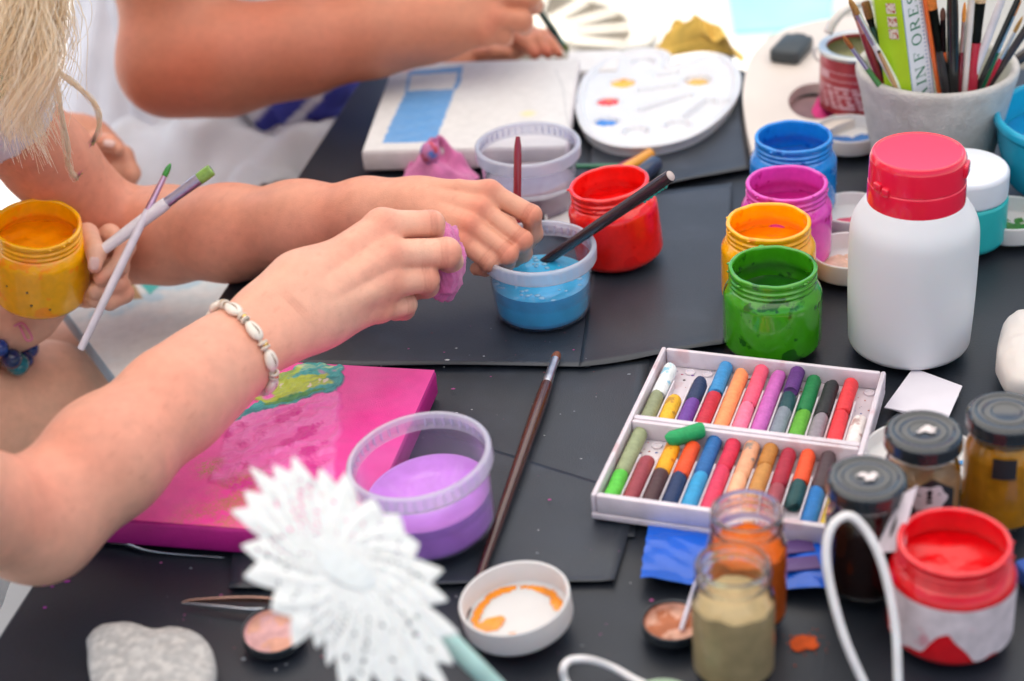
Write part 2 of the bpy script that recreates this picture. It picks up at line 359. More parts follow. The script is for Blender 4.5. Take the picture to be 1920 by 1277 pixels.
# ================================================================ white lids with paint smears
def lid(px, py, label, r=.029, h=.013, c=(.68, .66, .65), smear=None, tip=None, z=None, name='jar_lid', cat='lid', group='loose white jar lids', wall=.0016, smat=None):
    p = Q(px, py, (z if z is not None else TZ)+h); L = thing(name, label, cat, (p[0], p[1], z if z is not None else TZ), tip, group)
    pr = [(0, 0), (r-.001, 0), (r, .0015), (r+.0004, h), (r-wall, h), (r-wall-.0004, .0022), (0, .0022)]
    mb = MB(); mb.lathe(fillet(pr, .0012, 3), 64); mb.build('shell', smat or M('lid_white', c, .35, var=.04, vs=40, sss=.15), L, True, None, 60)
    if smear:
        colr, fn, mt = smear; mb = MB(); n = 44; g = np.linspace(-1, 1, n); idx = {}; V = []; F = []
        X, Y = np.meshgrid(g, g, indexing='ij'); msk = fn(X, Y) & (X**2+Y**2 < .97)
        vz = .0026+.0006*nz(np.stack([X.ravel(), Y.ravel()], 1), 4, 9, 3)
        for i in range(n-1):
            for k in range(n-1):
                if msk[i, k] and msk[i+1, k] and msk[i, k+1] and msk[i+1, k+1]: F.append((i*n+k, (i+1)*n+k, (i+1)*n+k+1, i*n+k+1))
        used = sorted({q for f in F for q in f}); mp = {q: i for i, q in enumerate(used)}
        V = np.stack([X.ravel()*(r-wall), Y.ravel()*(r-wall), vz], 1)[used]
        mesh_obj('paint_smear', V, [tuple(mp[q] for q in f) for f in F], mt or M('smear_'+colr, colr, .25, var=.2, vs=150, coat=.3), L)
    return L
def n2(X, Y, s, k): return nz(np.stack([X.ravel(), Y.ravel()], 1), s, k, 3).reshape(X.shape)
def ringsm(X, Y):
    R = np.hypot(X+.02, (Y-.02)*1.0); a = np.arctan2(Y, X); w = .12+.16*n2(X, Y, 2.0, 4)
    return ((np.abs(R-.80) < .12+.1*n2(X, Y, 2, 4)) & ((a > -.1) | (a < -2.2)) | ((np.hypot(X+.45, Y+.1) < .22+.12*n2(X, Y, 4, 2)))| ((np.hypot(X+.12, Y+.55) < .16+.12*n2(X, Y, 4, 2)))) 
lid(970, 1118, 'white lid smeared with orange paint, resting on the end of the long brush', .0315, .0165, smear=('#ef8e0a', ringsm, None), tip=tilt((.15, -1), 7), z=TZ+.0035)
lid(1592, 240, 'white lid with blue paint inside, beside the clay pot', .0285, .014, smear=('#1667ad', lambda X, Y: (Y < .35+.1*n2(X, Y, 3, 1)), None))
lid(1598, 388, 'white lid with pinkish red paint inside, behind the white bottle', .0265, .013, (.78, .66, .66), smear=('#d8455a', lambda X, Y: (Y < .1+.25*n2(X, Y, 2, 3)) & (Y > -.75), None))
lid(1592, 468, 'cream stained lid half hidden by the white bottle, next to the green jar', .0285, .016, (.74, .62, .52), smear=('#d9b49c', lambda X, Y: (X**2+Y**2 < .5), None))
lid(1895, 398, 'white lid with thick green paint inside, right of the white bottle', .0285, .015, smear=('#2f7d22', lambda X, Y: (Y < .1+.2*n2(X, Y, 2, 5)) | ((np.abs(Y-.35) < .16) & (X < .5)), None))
lid(1086, 400, 'white lid half hidden behind the tilted red paint jar', .0275, .0075)
lid(1724, 846, 'white lid with a blue fleck beneath the jar of tan powder', .034, .012, smear=('#2f8fd0', lambda X, Y: (np.hypot(X-.75, (Y+.1)*2) < .2), None))
# ================================================================ water tubs
def tub(px, py, label, rt=.0425, rb=.0345, h=.053, lq=None, lev=.03, tip=None, z=TZ, foam=False, tint=(.97, .97, 1)):
    p = Q(px, py, z+h) if tip is None else Q(px, py, z); T = thing('water_tub', label, 'plastic tub', (p[0], p[1], z), tip, 'clear plastic tubs of painting water')
    rw = lambda zz: rb+(rt-.003-rb)*zz/h
    pr = [(0, 0), (rb-.003, 0), (rb, .003), (rw(h-.011), h-.011), (rt-.0008, h-.0105), (rt, h-.0095), (rt, h-.001), (rt-.001, h), (rt-.0032, h), (rt-.0036, h-.003), (rw(.004)-.0012, .0032), (rb-.004, .0005), (0, .0005)]
    mb = MB(); mb.lathe(fillet(pr, .0012, 3), 96)
    mb.build('shell', clear('tub_plastic', tint, .035, .2, (.80, .82, .95), edge=.30), T, True, None, 70)
    mb = MB(); mb.lathe(fillet([(rw(h-.011)+.0002, h-.0112), (rt-.0006, h-.0108), (rt+.0002, h-.0095), (rt+.0002, h-.001), (rt-.001, h+.0003), (rt-.0034, h+.0002), (rt-.0038, h-.003)], .0008, 3), 96); mb.build('rim', clear('tub_rim', tint, .46, .2, (.95, .96, 1.0), edge=.3), T, True, None, 70)
    mb = MB()
    for k in range(46):
        a = k*2*math.pi/46; rr = (rt-.0010+rw(h-.006))/2+.0006; mb.box(rt-.0008-rw(h-.006), .0007, .0085, (rotz(a), (rr*math.cos(a), rr*math.sin(a), h-.0100)))
    mb.build('rim_rib', clear('tub_rib', tint, .45, .25, (.86, .88, 1.0)), T, False)
    if lq:
        mb = MB(); f = lambda zz: rw(zz)-.0009
        mb.lathe([(0, .0007), (rb-.0042, .0007), (rb-.0015, .0036), (f(.007), .007), (f(lev), lev), (f(lev)-.0012, lev-.0009), (f(lev)*.5, lev-.001), (0, lev-.001)], 72)
        mb.build('paint_water', M('water_'+lq, lq, .1, var=.10, vs=70, coat=.5, c2=None), T, True, None, 50)
        if foam:
            mb = MB(); r = np.random.RandomState(3)
            for k in range(46):
                a = r.uniform(0, 6.28); q = f(lev)*math.sqrt(r.uniform(.05, .92)); s = r.uniform(.0006, .0016); mb.ball((q*math.cos(a), q*math.sin(a), lev-.0008), (s*1.6, s*1.4, s*.5), 8)
            mb.build('foam_bubble', M('foam', (.25, .55, .75), .2, coat=.4), T)
    return T
BT = tub(1010, 462, 'water tub of bright blue water with two brushes standing in it', .0415, .0345, .053, '#3cb8ea', .027, foam=True)
tub(989, 268, 'tub of murky grey water behind the blue one', .0425, .036, .055, '#8d7f88', .021)
tub(818, 986, 'tub of violet water leaning on the long brush beside the pink canvas', .0440, .0375, .055, '#c67fe0', .026, tip=tilt((.25, -1), 6.5), z=TZ+.0042)
# ================================================================ white bottle with red cap
b0 = Q(1703, 645, TZ); B = thing('glue_bottle', 'large white plastic bottle with a red screw cap', 'bottle', (b0[0], b0[1], TZ))
pr = [(0, .003), (.036, .0), (.0445, .004), (.0462, .04), (.0465, .082), (.0455, .098), (.036, .112), (.0315, .1145), (.0315, .118), (0, .118)]
pr = [(q_*(.925 if q_ > .034 else .955), z_) for q_, z_ in pr]
mb = MB(); mb.lathe(fillet(pr, [0, .008, .012, .02, .02, .02, .008, .001, 0, 0], 6), 96); mb.build('bottle_body', M('bottle_white', (.70, .70, .72), .42, var=.012, vs=20, sss=.25), B)
rc = M('cap_red', '#e81c3e', .16, var=.05, vs=40, coat=.5, sss=.1)
pr = [(.0325, .1125), (.0338, .1125), (.0335, .1265), (.0329, .1272), (.0332, .128), (.0328, .1440), (.0312, .1472), (.0300, .1476), (.0290, .1468), (0, .1468)]
pr = [(q_*.955, z_) for q_, z_ in pr]
mb = MB(); mb.lathe(fillet(pr, [.0003, .0006, .0004, .0003, .0004, .0022, .001, .0005, .0005, 0], 4), 96)
a = rad(-148)
for da, w, zz in ((-.10, .006, .128), (.12, .005, .1265)):
    q = a+da; mb.box(.004, w, .0055, (rotz(q), (.0322*math.cos(q), .0322*math.sin(q), zz)), bev=.0008)
q = rad(-25); mb.box(.003, .012, .009, (rotz(q), (.0315*math.cos(q), .0315*math.sin(q), .1335)), bev=.001)
mb.build('cap', rc, B, True, None, 50)
# ================================================================ turquoise jar with clear lid, turquoise bowl, white pebble
tq = M('turquoise_paint', '#2fb4b4', .3, var=.05, sss=.1)
j = Q(1815, 470, 0); J = thing('turquoise_jar', 'closed turquoise paint jar with a tall white lid behind the bottle', 'paint jar', (j[0]-.004, j[1]+.012, TZ), None)
mb = MB(); mb.lathe(fillet([(0, 0), (.031, 0), (.034, .004), (.034, .036), (.033, .038), (0, .038)], .003, 4), 64); mb.build('jar_body', tq, J, True, None, 60)
mb = MB(); mb.lathe(fillet([(0, .0382), (.0325, .0382), (.0335, .040), (.0335, .058), (.0315, .061), (0, .061)], .002, 4), 64); mb.build('lid', M('lid_cool', (.75, .78, .84), .3, var=.03, sss=.2), J, True, None, 60)
bw = Q(2040, 215, .07); Bw = thing('plastic_bowl', 'turquoise plastic bowl cut off by the frame, right of the clay pot', 'bowl', (bw[0], bw[1], TZ))
pr = [(0, 0), (.040, 0), (.058, .012), (.066, .04), (.068, .058), (.071, .060), (.071, .066), (.068, .068), (.0655, .066), (.063, .04), (.055, .014), (.038, .003), (0, .003)]
mb = MB(); mb.lathe(fillet(pr, .004, 4), 80); mb.build('shell', M('bowl_turq', '#1ba3c6', .25, var=.05, coat=.3, sss=.1), Bw)
mb = MB(); mb.lathe([(0, .045), (.0630, .045)], 64); mb.build('water', M('bowl_water', '#0f83b8', .08, coat=.5), Bw)
# ================================================================ clay pot
pc = Q(1757, 130, .092); POT = thing('clay_pot', 'pale grey clay flower pot crammed with brushes', 'pot', (pc[0], pc[1], TZ-.001))
pr = [(0, 0), (.043, 0), (.0455, .002), (.0605, .076), (.0632, .086), (.0636, .091), (.0622, .0935), (.0585, .0935), (.0565, .091), (.053, .07), (.040, .008), (0, .008)]
mb = MB(); mb.lathe(fillet(pr, [0, .002, .002, .02, .004, .002, .002, .002, .003, .01, .003, 0], 5), 96, None, None, 0, lambda V: V*(1+.006*nz(V*40, 1, 3)[:, None]*np.array([1, 1, .3])))
mb.build('pot_wall', M('raw_clay', (.55, .52, .49), .92, var=.10, vs=90, bump=1.0, bs=420, c2=(.47, .44, .41), thr=.60), POT)
# ================================================================ brushes
def bmat(c, kind='lacquer'):
    if kind == 'ferrule': return M('ferrule_'+c, c, .32, 1.0, .1, 200)
    if kind == 'bristle': return M('bristle_'+c, c, .6, 0, .3, 700, .6, 1500)
    return M('lacquer_'+c, c, .22, 0, .08, 90, coat=.4)
def brush(label, tail, tip, hc, r, lf, lb, fc='#c9c9cf', bc='#b5763a', flat=0., group=None, prof=((0, .55), (.5, .75), (.9, 1.15), (1, .8)), bw=1.0, paint=None, name='paint_brush'):
    tail, tip = np.asarray(tail, float), np.asarray(tip, float); L = np.linalg.norm(tip-tail); d = (tip-tail)/L
    b = thing(name, label, 'brush', tail, None, group); o = tail
    hl = L-lf-lb; q = lambda s: (d*s)
    mb = MB(); u = np.linspace(0, 1, 16); rr = np.interp(u, [p[0] for p in prof], [p[1] for p in prof])*r
    pts = [q(hl*x) for x in u]; pts = [q(0)-d*r*.25]+pts; rr = np.concatenate([[rr[0]*.45], rr]); mb.tube(pts, rr, 14)
    mb.build('handle', bmat(hc), b, True, None, 50)
    side = np.cross(d, _F); side /= np.linalg.norm(side)
    fl = (side, 1-.6*flat)
    if lf > 0:
        mb = MB(); rr = [r*.82, r*.9, r*.86, r*.9, r*.84, r*.8*(1+.5*flat)*bw]; pts = [q(hl+lf*x) for x in (-.02, .08, .12, .2, .25, 1)]
        mb.tube(pts, rr, 14, flat=fl); mb.build('ferrule', bmat(fc, 'ferrule'), b, True, None, 40)
    if lb > 0:
        mb = MB(); pts = [q(hl+lf+lb*x) for x in (-.1, 0, .3, .6, .85, .97, 1)]; k = r*.78*bw*(1+.5*flat)
        rr = [k*x for x in ((.9, 1, 1.12, 1, .62, .2, .04) if not flat else (.9, 1, 1.05, 1.06, 1.03, .98, .9))]
        mb.tube(pts, rr, 14, flat=fl); h = mb.build('bristles', bmat(bc, 'bristle') if not paint else M('wetpaint_'+paint, paint, .25, var=.2, vs=300, coat=.4, bump=.5, bs=700), b)
    return b
PB = Q(1742, 330, TZ)
def pot_brush(label, ex, top, yh, yf, yt, hc, fc, bc, w, flat=0., yt_=328, dy=0., bw=1., prof=((0, .8), (.5, 1), (.9, 1.05), (1, .85))):
    """brush in the pot: ex is where it leaves the pot, top where it leaves the picture or ends"""
    k = (ex[0]-top[0])/(ex[1]-top[1]+1e-9); ty = yt_; tx = ex[0]+k*(ty-ex[1]); T = Q(tx, ty, TZ+.012)
    ry = _ray(top[0], top[1]); tb = (T[1]+dy)/ry[1]; Bp = P(top[0], top[1], tb); tT = (T-_C)@_F
    def at(y):
        s = (ty-y)/(ty-top[1]); l = s*tT/((1-s)*tb+s*tT); return T+(Bp-T)*l
    tip = at(yt); L = np.linalg.norm(tip-T); lf = np.linalg.norm(at(yf)-at(yh)); lb = np.linalg.norm(tip-at(yf))
    return brush(label, T, tip, hc, PX(w/2, 1.43), lf, lb, fc, bc, flat, 'paint brushes standing in the clay pot', prof, bw)
pot_brush('small green handled brush leaning over the left rim of the clay pot, orange tip', (1643, 152), (1580, 66), 128, 90, 66, '#4b8b4a', '#b9b4cc', '#a3602a', 11, 0, 322, .0)
pot_brush('white handled brush with a brown stripe crossing the front of the green box', (1690, 176), (1600, 12), 82, 26, -4, '#efeae6', '#d5d5dc', '#a9783c', 14, 0, 320, -.012)
pot_brush('tan stained bare wood brush lying against the white handled one in the pot', (1684, 172), (1648, 97), 99, 98, 95, '#c49a6b', '#c49a6b', '#3a2618', 8, 0, 318, -.016)
pot_brush('dark red handled brush behind the crossing white brush in the pot', (1645, 135), (1612, 45), 62, 35, 10, '#8e2530', '#d9a9a4', '#8a5a3a', 15, 0, 326, .012)
pot_brush('brush with brown filbert bristles peeping out left of the green box', (1644, 80), (1625, 14), 50, 34, 3, '#16463f', '#20221f', '#8a5b30', 14, .5, 333, .02, 1.15)
pot_brush('thin orange handled brush just right of the incense box', (1762, 180), (1748, 90), -10, -20, -40, '#e0662a', '#2a2a2a', '#e08a35', 9, 0, 325, .0)
pot_brush('flat brush with orange bristles and black ferrule beside the incense box', (1775, 175), (1746, 0), 95, 17, -14, '#2d2b2c', '#20221f', '#dd7a2a', 19, .5, 330, .006, 1.0)
pot_brush('orange handled brush with a dark ferrule and short brown bristles', (1770, 185), (1768, 30), 97, 36, 14, '#e8662a', '#2a2224', '#5b3527', 13, 0, 325, -.004)
pot_brush('thick black brush handle at the middle of the pot', (1788, 184), (1786, 10), -20, -40, -60, '#202322', '#20221f', '#20221f', 21, 0, 326, -.004)
pot_brush('thin dark red brush with a long silver ferrule and fine orange point', (1798, 183), (1809, 4), 97, 40, 3, '#7a1f2d', '#d8b7ae', '#e08a2f', 9, 0, 326, -.006, 1.0)
pot_brush('cream white brush handle between two dark red ones in the pot', (1807, 181), (1821, 0), -20, -40, -60, '#e3d8d0', '#cccccc', '#ccaaaa', 13, 0, 325, -.004)
pot_brush('flat brush with beige bristles, black ferrule and crimson handle in the pot', (1822, 160), (1838, 6), 80, 5, -14, '#b5263c', '#232626', '#dcb890', 20, .5, 330, .008)
pot_brush('pearl white brush with red printed dots, leaning right in the pot', (1813, 178), (1876, 4), -20, -40, -60, '#dcd6da', '#cccccc', '#ccaaaa', 15, 0, 325, -.006)
pot_brush('slim black handled brush behind the pearl white one in the pot', (1830, 172), (1905, 6), -30, -40, -60, '#1f2423', '#20221f', '#20221f', 11, 0, 327, .0)
pot_brush('bottle green brush with a silver ferrule and orange flat bristles', (1845, 152), (1907, 6), 97, 28, 0, '#16663f', '#e2dcde', '#c9772e', 14, .3, 323, .004)
pot_brush('slender bright red brush with a narrow silver ferrule in the pot', (1860, 140), (1916, 34), 110, 60, 30, '#d31f3f', '#e2dcde', '#b98a4a', 9, 0, 318, .003)
pot_brush('charcoal brush handle leaning far right over the pot rim', (1862, 148), (1920, 60), -30, -40, -50, '#3a3133', '#20221f', '#20221f', 15, 0, 312, .0)
pot_brush('thick dark brown brush handle lying lowest over the pot rim', (1822, 176), (1920, 103), 80, 60, 40, '#393031', '#20221f', '#20221f', 22, 0, 262, -.012)
# red dots printed on the pearl brush are too small to build as parts; its neighbour boxes are printed
# ---------------------------------------------------------------- serif letters for the incense box
def serif(ch):
    st = []; 
    def s(x0, y0, x1, y1, w, w2=None): st.append((x0, y0, x1, y1, w, w2 or w))
    def sf(x, y, h=.16): s(x-h, y, x+h, y, .05)
    th, tk = .055, .15
    if ch == 'A': s(.5, 1, .1, 0, th); s(.5, 1, .88, 0, tk); s(.25, .35, .72, .35, th); sf(.1, .02); sf(.88, .02)
    if ch == 'I': s(.5, 0, .5, 1, tk); sf(.5, .02); sf(.5, .98)
    if ch == 'N': s(.14, 0, .14, 1, th); s(.14, 1, .86, 0, tk); s(.86, 0, .86, 1, th); sf(.14, .02); sf(.86, .98); sf(.08, .98, .1)
    if ch in 'FE': s(.25, 0, .25, 1, tk); s(.1, .975, .82, .975, .05); s(.82, 1, .82, .76, .05); s(.25, .52, .62, .52, .05); s(.62, .64, .62, .40, .05); (sf(.25, .02) if ch == 'F' else (s(.1, .025, .86, .025, .05), s(.86, 0, .86, .26, .05)))
    if ch == 'R':
        s(.22, 0, .22, 1, tk); sf(.22, .02); s(.1, .975, .5, .975, .05); s(.22, .5, .5, .5, .05); s(.48, .5, .92, 0, tk); sf(.9, .02, .1)
        a = np.linspace(90, -90, 9); q = [(.5+.27*math.cos(rad(x)), .74+.235*math.sin(rad(x))) for x in a]
        for i in range(8): s(*q[i], *q[i+1], .06+.09*math.sin(math.pi*(i+.5)/8))
    if ch == 'O':
        a = np.linspace(0, 360, 25); q = [(.5+.42*math.cos(rad(x)), .5+.5*math.sin(rad(x))) for x in a]
        for i in range(24): s(*q[i], *q[i+1], .05+.10*abs(math.cos(rad(a[i]+7))))
    if ch == 'S':
        q = spline([(.78, .78), (.68, .95), (.45, 1), (.24, .86), (.3, .64), (.62, .42), (.78, .22), (.6, .02), (.36, 0), (.2, .22)], 22)
        for i in range(21): s(*q[i], *q[i+1], .06+.09*math.exp(-((i-10.5)/5)**2))
    if ch == 'T': s(.5, 0, .5, 1, tk); s(.08, .975, .92, .975, .05); s(.08, 1, .08, .76, .05); s(.92, 1, .92, .76, .05); sf(.5, .02)
    V = []; F = []
    for x0, y0, x1, y1, w, w2 in st:
        d = np.array([x1-x0, y1-y0]); d = d/np.linalg.norm(d); nn = np.array([-d[1], d[0]])*w/2; e = d*.012; k = len(V)
        for p in (np.array([x0, y0])-e-nn, np.array([x1, y1])+e-nn, np.array([x1, y1])+e+nn, np.array([x0, y0])-e+nn): V.append(p)
        F.append((k, k+1, k+2, k+3))
    return np.array(V), F
hxT = Q(1722, 318, TZ+.012); ry = _ray(1686, 20); hxB = P(1686, 20, (hxT[1]+.004)/ry[1]); ax = (hxB-hxT); hl = np.linalg.norm(ax); ax /= hl
FR = frame(ax, _R); HX = thing('incense_box', 'lime green six sided incense box with a white lettered panel, standing in the pot', 'box', hxT)
rs = .0215; mb = MB(); ang = [rad(a) for a in (-153+60*k for k in range(6))]
poly = [(rs*math.cos(a), rs*math.sin(a)) for a in ang]; mb.prism(poly, 0, hl+.05, T=(FR, (0, 0, 0)))
lime = M('lime_card', '#a9cf1e', .38, var=.08, vs=40, coat=.2)
mb.build('carton', lime, HX, False)
# faces: corner -72 deg faces the camera; panel between corner 1 and 2 carries the lettering
def panel(k, inset, z0, z1, off, name, m, parent):
    a, b = np.array([*poly[k], 0]), np.array([*poly[(k+1) % 6], 0]); n = np.cross(b-a, [0, 0, 1.]); n /= np.linalg.norm(n); n = n if n@a > 0 else -n
    a2, b2 = a+(b-a)*inset[0], a+(b-a)*inset[1]; V = [(p+n*off+np.array([0, 0, z]))@FR.T for p, z in ((a2, z0), (b2, z0), (b2, z1), (a2, z1))]
    return mesh_obj(name, V, [(0, 1, 2, 3)], m, parent, False), (a, b, n)
wpn, (fa, fb, fn_) = panel(1, (.02, .98), .0, hl+.05, .0003, 'white_panel', M('white_card', (.74, .75, .78), .45, var=.04, vs=60), HX)
mb = MB(); fw = np.linalg.norm(fb-fa); ex_ = (fb-fa)/fw; mid = fa+(fb-fa)*.46
hpos = {}; z = hl+.047; zs = {}
lets = 'RAIN FOREST'; lh, lw = .0088, .0098
# the letter S touches the top edge of the picture; the word runs up the box
def z_at(py):
    lo, hi = 0., hl+.06
    for _ in range(30):
        m_ = (lo+hi)/2; w = hxT+(mid+np.array([0, 0, m_]))@FR.T-_C; yy = 638.5-FPX*(w@_U)/(w@_F)
        lo, hi = (m_, hi) if yy > py else (lo, m_)
    return lo
for ch, py in zip('RAINFOREST', (205, 176, 154, 135, 105, 74, 47, 21, -2, -24)):
    V, F = serif(ch); zc = z_at(py); w_ = lw*(.55 if ch == 'I' else 1)
    W3 = [(mid+ex_*(-(v[1]-.5)*lh)+fn_*.0006+np.array([0, 0, zc+(v[0]-.5)*lw*.95]))@FR.T for v in V]; mb.add(W3, F)
mb.build('lettering', M('ink_green', '#1d7a52', .5), wpn, False)
mb = MB()
for s_ in (.04, .70, .94):
    for dz in np.arange(.0, hl+.045, .0032 if s_ == .70 else .02):
        c0 = fa+(fb-fa)*s_; w_ = .0003; l_2 = .0009 if s_ == .70 else .02
        if s_ == .70: c0 = fa+(fb-fa)*.80
        V = [(c0+ex_*a_+fn_*.0005+np.array([0, 0, dz+b_]))@FR.T for a_, b_ in ((-w_*(3 if s_ == .70 else 1), 0), (w_*(3 if s_ == .70 else 1), 0), (w_*(3 if s_ == .70 else 1), l_2), (-w_*(3 if s_ == .70 else 1), l_2))]; mb.add(V, [(0, 1, 2, 3)])
mb.build('fine_print', M('ink_pale', '#7f95b8', .5), wpn, False)
for i, py in enumerate((10, 35, 58)):
    zc = z_at(py)+.001; o, _ = panel(0, (.42, .78), zc-.0042, zc+.0042, .0004, 'picture_panel', M('picto', (.70, .62, .52), .5, var=.3, vs=900, c2='#a8502e', thr=.56), HX)
# ================================================================ other brushes on the table
lb0, lb1 = Q(869, 1166, TZ+.0035), Q(1046, 660, TZ+.004)
brush('long brown lacquered brush lying on the black paper beside the violet tub', lb0, lb1, '#4a2620', .0042, .032, .010, '#d5d8de', '#7a452e', 0, None, ((0, .45), (.3, .7), (.85, 1.1), (.96, 1.05), (1, .95)), .92)
bt0 = Q(968, 512, TZ+.010); bt1 = P(971, 256, 1.335)
brush('dark red brush held upright by the fingers over the blue water tub', bt0, bt1, '#8c2335', .0031, 0, 0, group=None, prof=((0, .8), (.3, 1), (.9, .95), (.97, .8), (1, .5)))
d0, d1 = Q(990, 512, TZ+.012), Q(1100, 437, TZ+.0555); dd = (d1-d0); s_ = (1250-990)/(1100-990)*.97
e1_ = d0+dd*2.32
DB = brush('dark brown brush leaning on the blue water tub rim, teal paint on its handle', d0, e1_, '#35262a', .0042, 0, 0, prof=((0, .8), (.5, 1.0), (.96, 1.12), (1, 1.05)))
mb = MB(); dn = dd/np.linalg.norm(dd); Ld = np.linalg.norm(e1_-d0)
sd_ = np.cross(dn, _F); sd_ /= np.linalg.norm(sd_); 
for k in range(26):
    s = Ld*(.80+.165*k/26); q = dn*s + sd_*(.0040+.0006*math.sin(k*1.7))*(1 if (sd_@_U) < 0 else -1) - _F*.001
    mb.ball(q, (.0012, .0009, .0010+.0006*abs(math.sin(k))), 8)
mb.build('teal_paint', M('teal_smear', '#1f9d93', .25, coat=.4), DB)
mb = MB(); mb.tube([dn*(Ld-.0004), dn*(Ld+.0006)], [.0040, .0036], 16); mb.build('bare_end', M('bare_wood', (.55, .45, .42), .6), DB)
brush('dark red brush handle sticking out from under the white palette', Q(1150, 318, TZ+.003), Q(1262, 262, TZ+.003), '#9b3348', .0022, 0, 0, prof=((0, 1), (1, 1)))
brush('green brush handle lying between the grey tub and the red jar', Q(1040, 313, TZ+.003), Q(1162, 311, TZ+.003), '#1f6b4a', .0022, 0, 0, prof=((0, 1), (1, 1)))
e0 = Q(1200, 310, TZ); ER = thing('paint_marker', 'short two tone orange and navy marker behind the red jar', 'marker', e0)
for px0, px1, r_, c_, nm in (((1166, 322), (1219, 289), .0050, '#e39a2d', 'orange_side'), ((1199, 331), (1228, 307), .0072, '#23304d', 'navy_side')):
    a, b = Q(*px0, TZ+r_)-e0, Q(*px1, TZ+r_)-e0; d = (b-a)/np.linalg.norm(b-a); mb = MB()
    mb.tube([a-d*r_*.6, a-d*r_*.3, a, b, b+d*r_*.3, b+d*r_*.6], [r_*.4, r_*.85, r_, r_, r_*.85, r_*.4], 16); mb.build(nm, M('marker_'+c_, c_, .35, coat=.2), ER)
# ================================================================ oil pastel box
TLp, TRp, BLp = Q(1230, 643, .018+TZ), Q(1646, 698, .018+TZ), Q(1124, 925, .018+TZ)
ea = (TRp-TLp)[:2]; eb = (BLp-TLp)[:2]; bwid, bdep = np.linalg.norm(ea), np.linalg.norm(eb)
ang0 = .5*(math.atan2(ea[1], ea[0]) + math.atan2(eb[1], eb[0])+math.pi/2); ang0 = math.atan2(ea[1], ea[0])*.6+.4*(math.atan2(eb[1], eb[0])+math.pi/2)
e1 = np.array([math.cos(ang0), math.sin(ang0), 0]); e2 = np.array([math.sin(ang0), -math.cos(ang0), 0])   # across, towards the camera
ctr = (TRp+BLp)/2; O = ctr-e1*bwid/2-e2*bdep/2; O[2] = TZ
def BX(u, v, z): return O+e1*u*bwid+e2*v*bdep+np.array([0, 0, z])
PBx = thing('pastel_box', 'white two row plastic tray full of worn oil pastels', 'pastel box', (ctr[0], ctr[1], TZ))
ctr0 = np.array([ctr[0], ctr[1], TZ])
def boxpart(mb, u0, u1, v0, v1, z0, z1, bev=.0006):
    c = BX((u0+u1)/2, (v0+v1)/2, z0); mb.box((u1-u0)*bwid, (v1-v0)*bdep, z1-z0, (np.stack([e1, -e2, [0, 0, 1]], 1), c), bev=bev)
tray = M('tray_plastic', (.70, .63, .68), .38, var=.10, vs=60, coat=.1, sss=.1, c2=(.60, .44, .47), thr=.62)
H = .018; mb = MB()
boxpart(mb, 0, 1, 0, 1, 0, .0045, .001)
boxpart(mb, 0, .022, 0.002, .998, .0046, H, .0012); boxpart(mb, .978, 1, .002, .998, .0046, H, .0012)
boxpart(mb, .0222, .9778, 0.002, .022, .0046, H-.0002, .0012); boxpart(mb, .0222, .9778, .972, .998, .0046, H-.0002, .0012)
boxpart(mb, .0222, .9778, .478, .504, .0046, H-.0003, .0012); boxpart(mb, .0222, .9778, .508, .528, .0046, H-.0005, .0012)
mb.build('tray', tray, PBx, True, ctr0, 40)
for v0, v1 in ((.03, .47), (.535, .965)):
    for k in range(1, 12):
        mb = MB(); u = .0222+.9556*k/12; va = v0+(v1-v0)*.30; boxpart(mb, u-.004, u+.004, va, v1, .0046, .0105, .0004); mb.build('divider', tray, PBx, True, ctr0, 40)
for v0 in (.052, .56):
    for k in range(12):
        mb = MB(); c = BX(.0222+.9556*(k+.5)/12, v0, .0046); mb.lathe(fillet([(.0036, 0), (.0036, .0012), (.0026, .0012), (.0024, .0004), (0, .0004)], .0004, 2), 20, None, (np.eye(3), c)); mb.build('moulded_dimple', tray, PBx, True, ctr0, 40)
r = np.random.RandomState(5); mb = MB()
for k in range(300):
    u, v = r.uniform(.03, .97), r.choice([r.uniform(.03, .20), r.uniform(.54, .68), r.uniform(.40, .47), r.uniform(.93, .97)]); s = r.uniform(.0002, .0008); mb.ball(BX(u, v, .0047), (s*1.5, s, s*.4), 6, r.choice(['#c23b42', '#b0562c', '#4a3036', '#7a3fa0', '#2e5aa0', '#c47a8a']))
mb.build('crumb', M('pastel_crumb', vcol=True, rough=.8), PBx, True, ctr0)
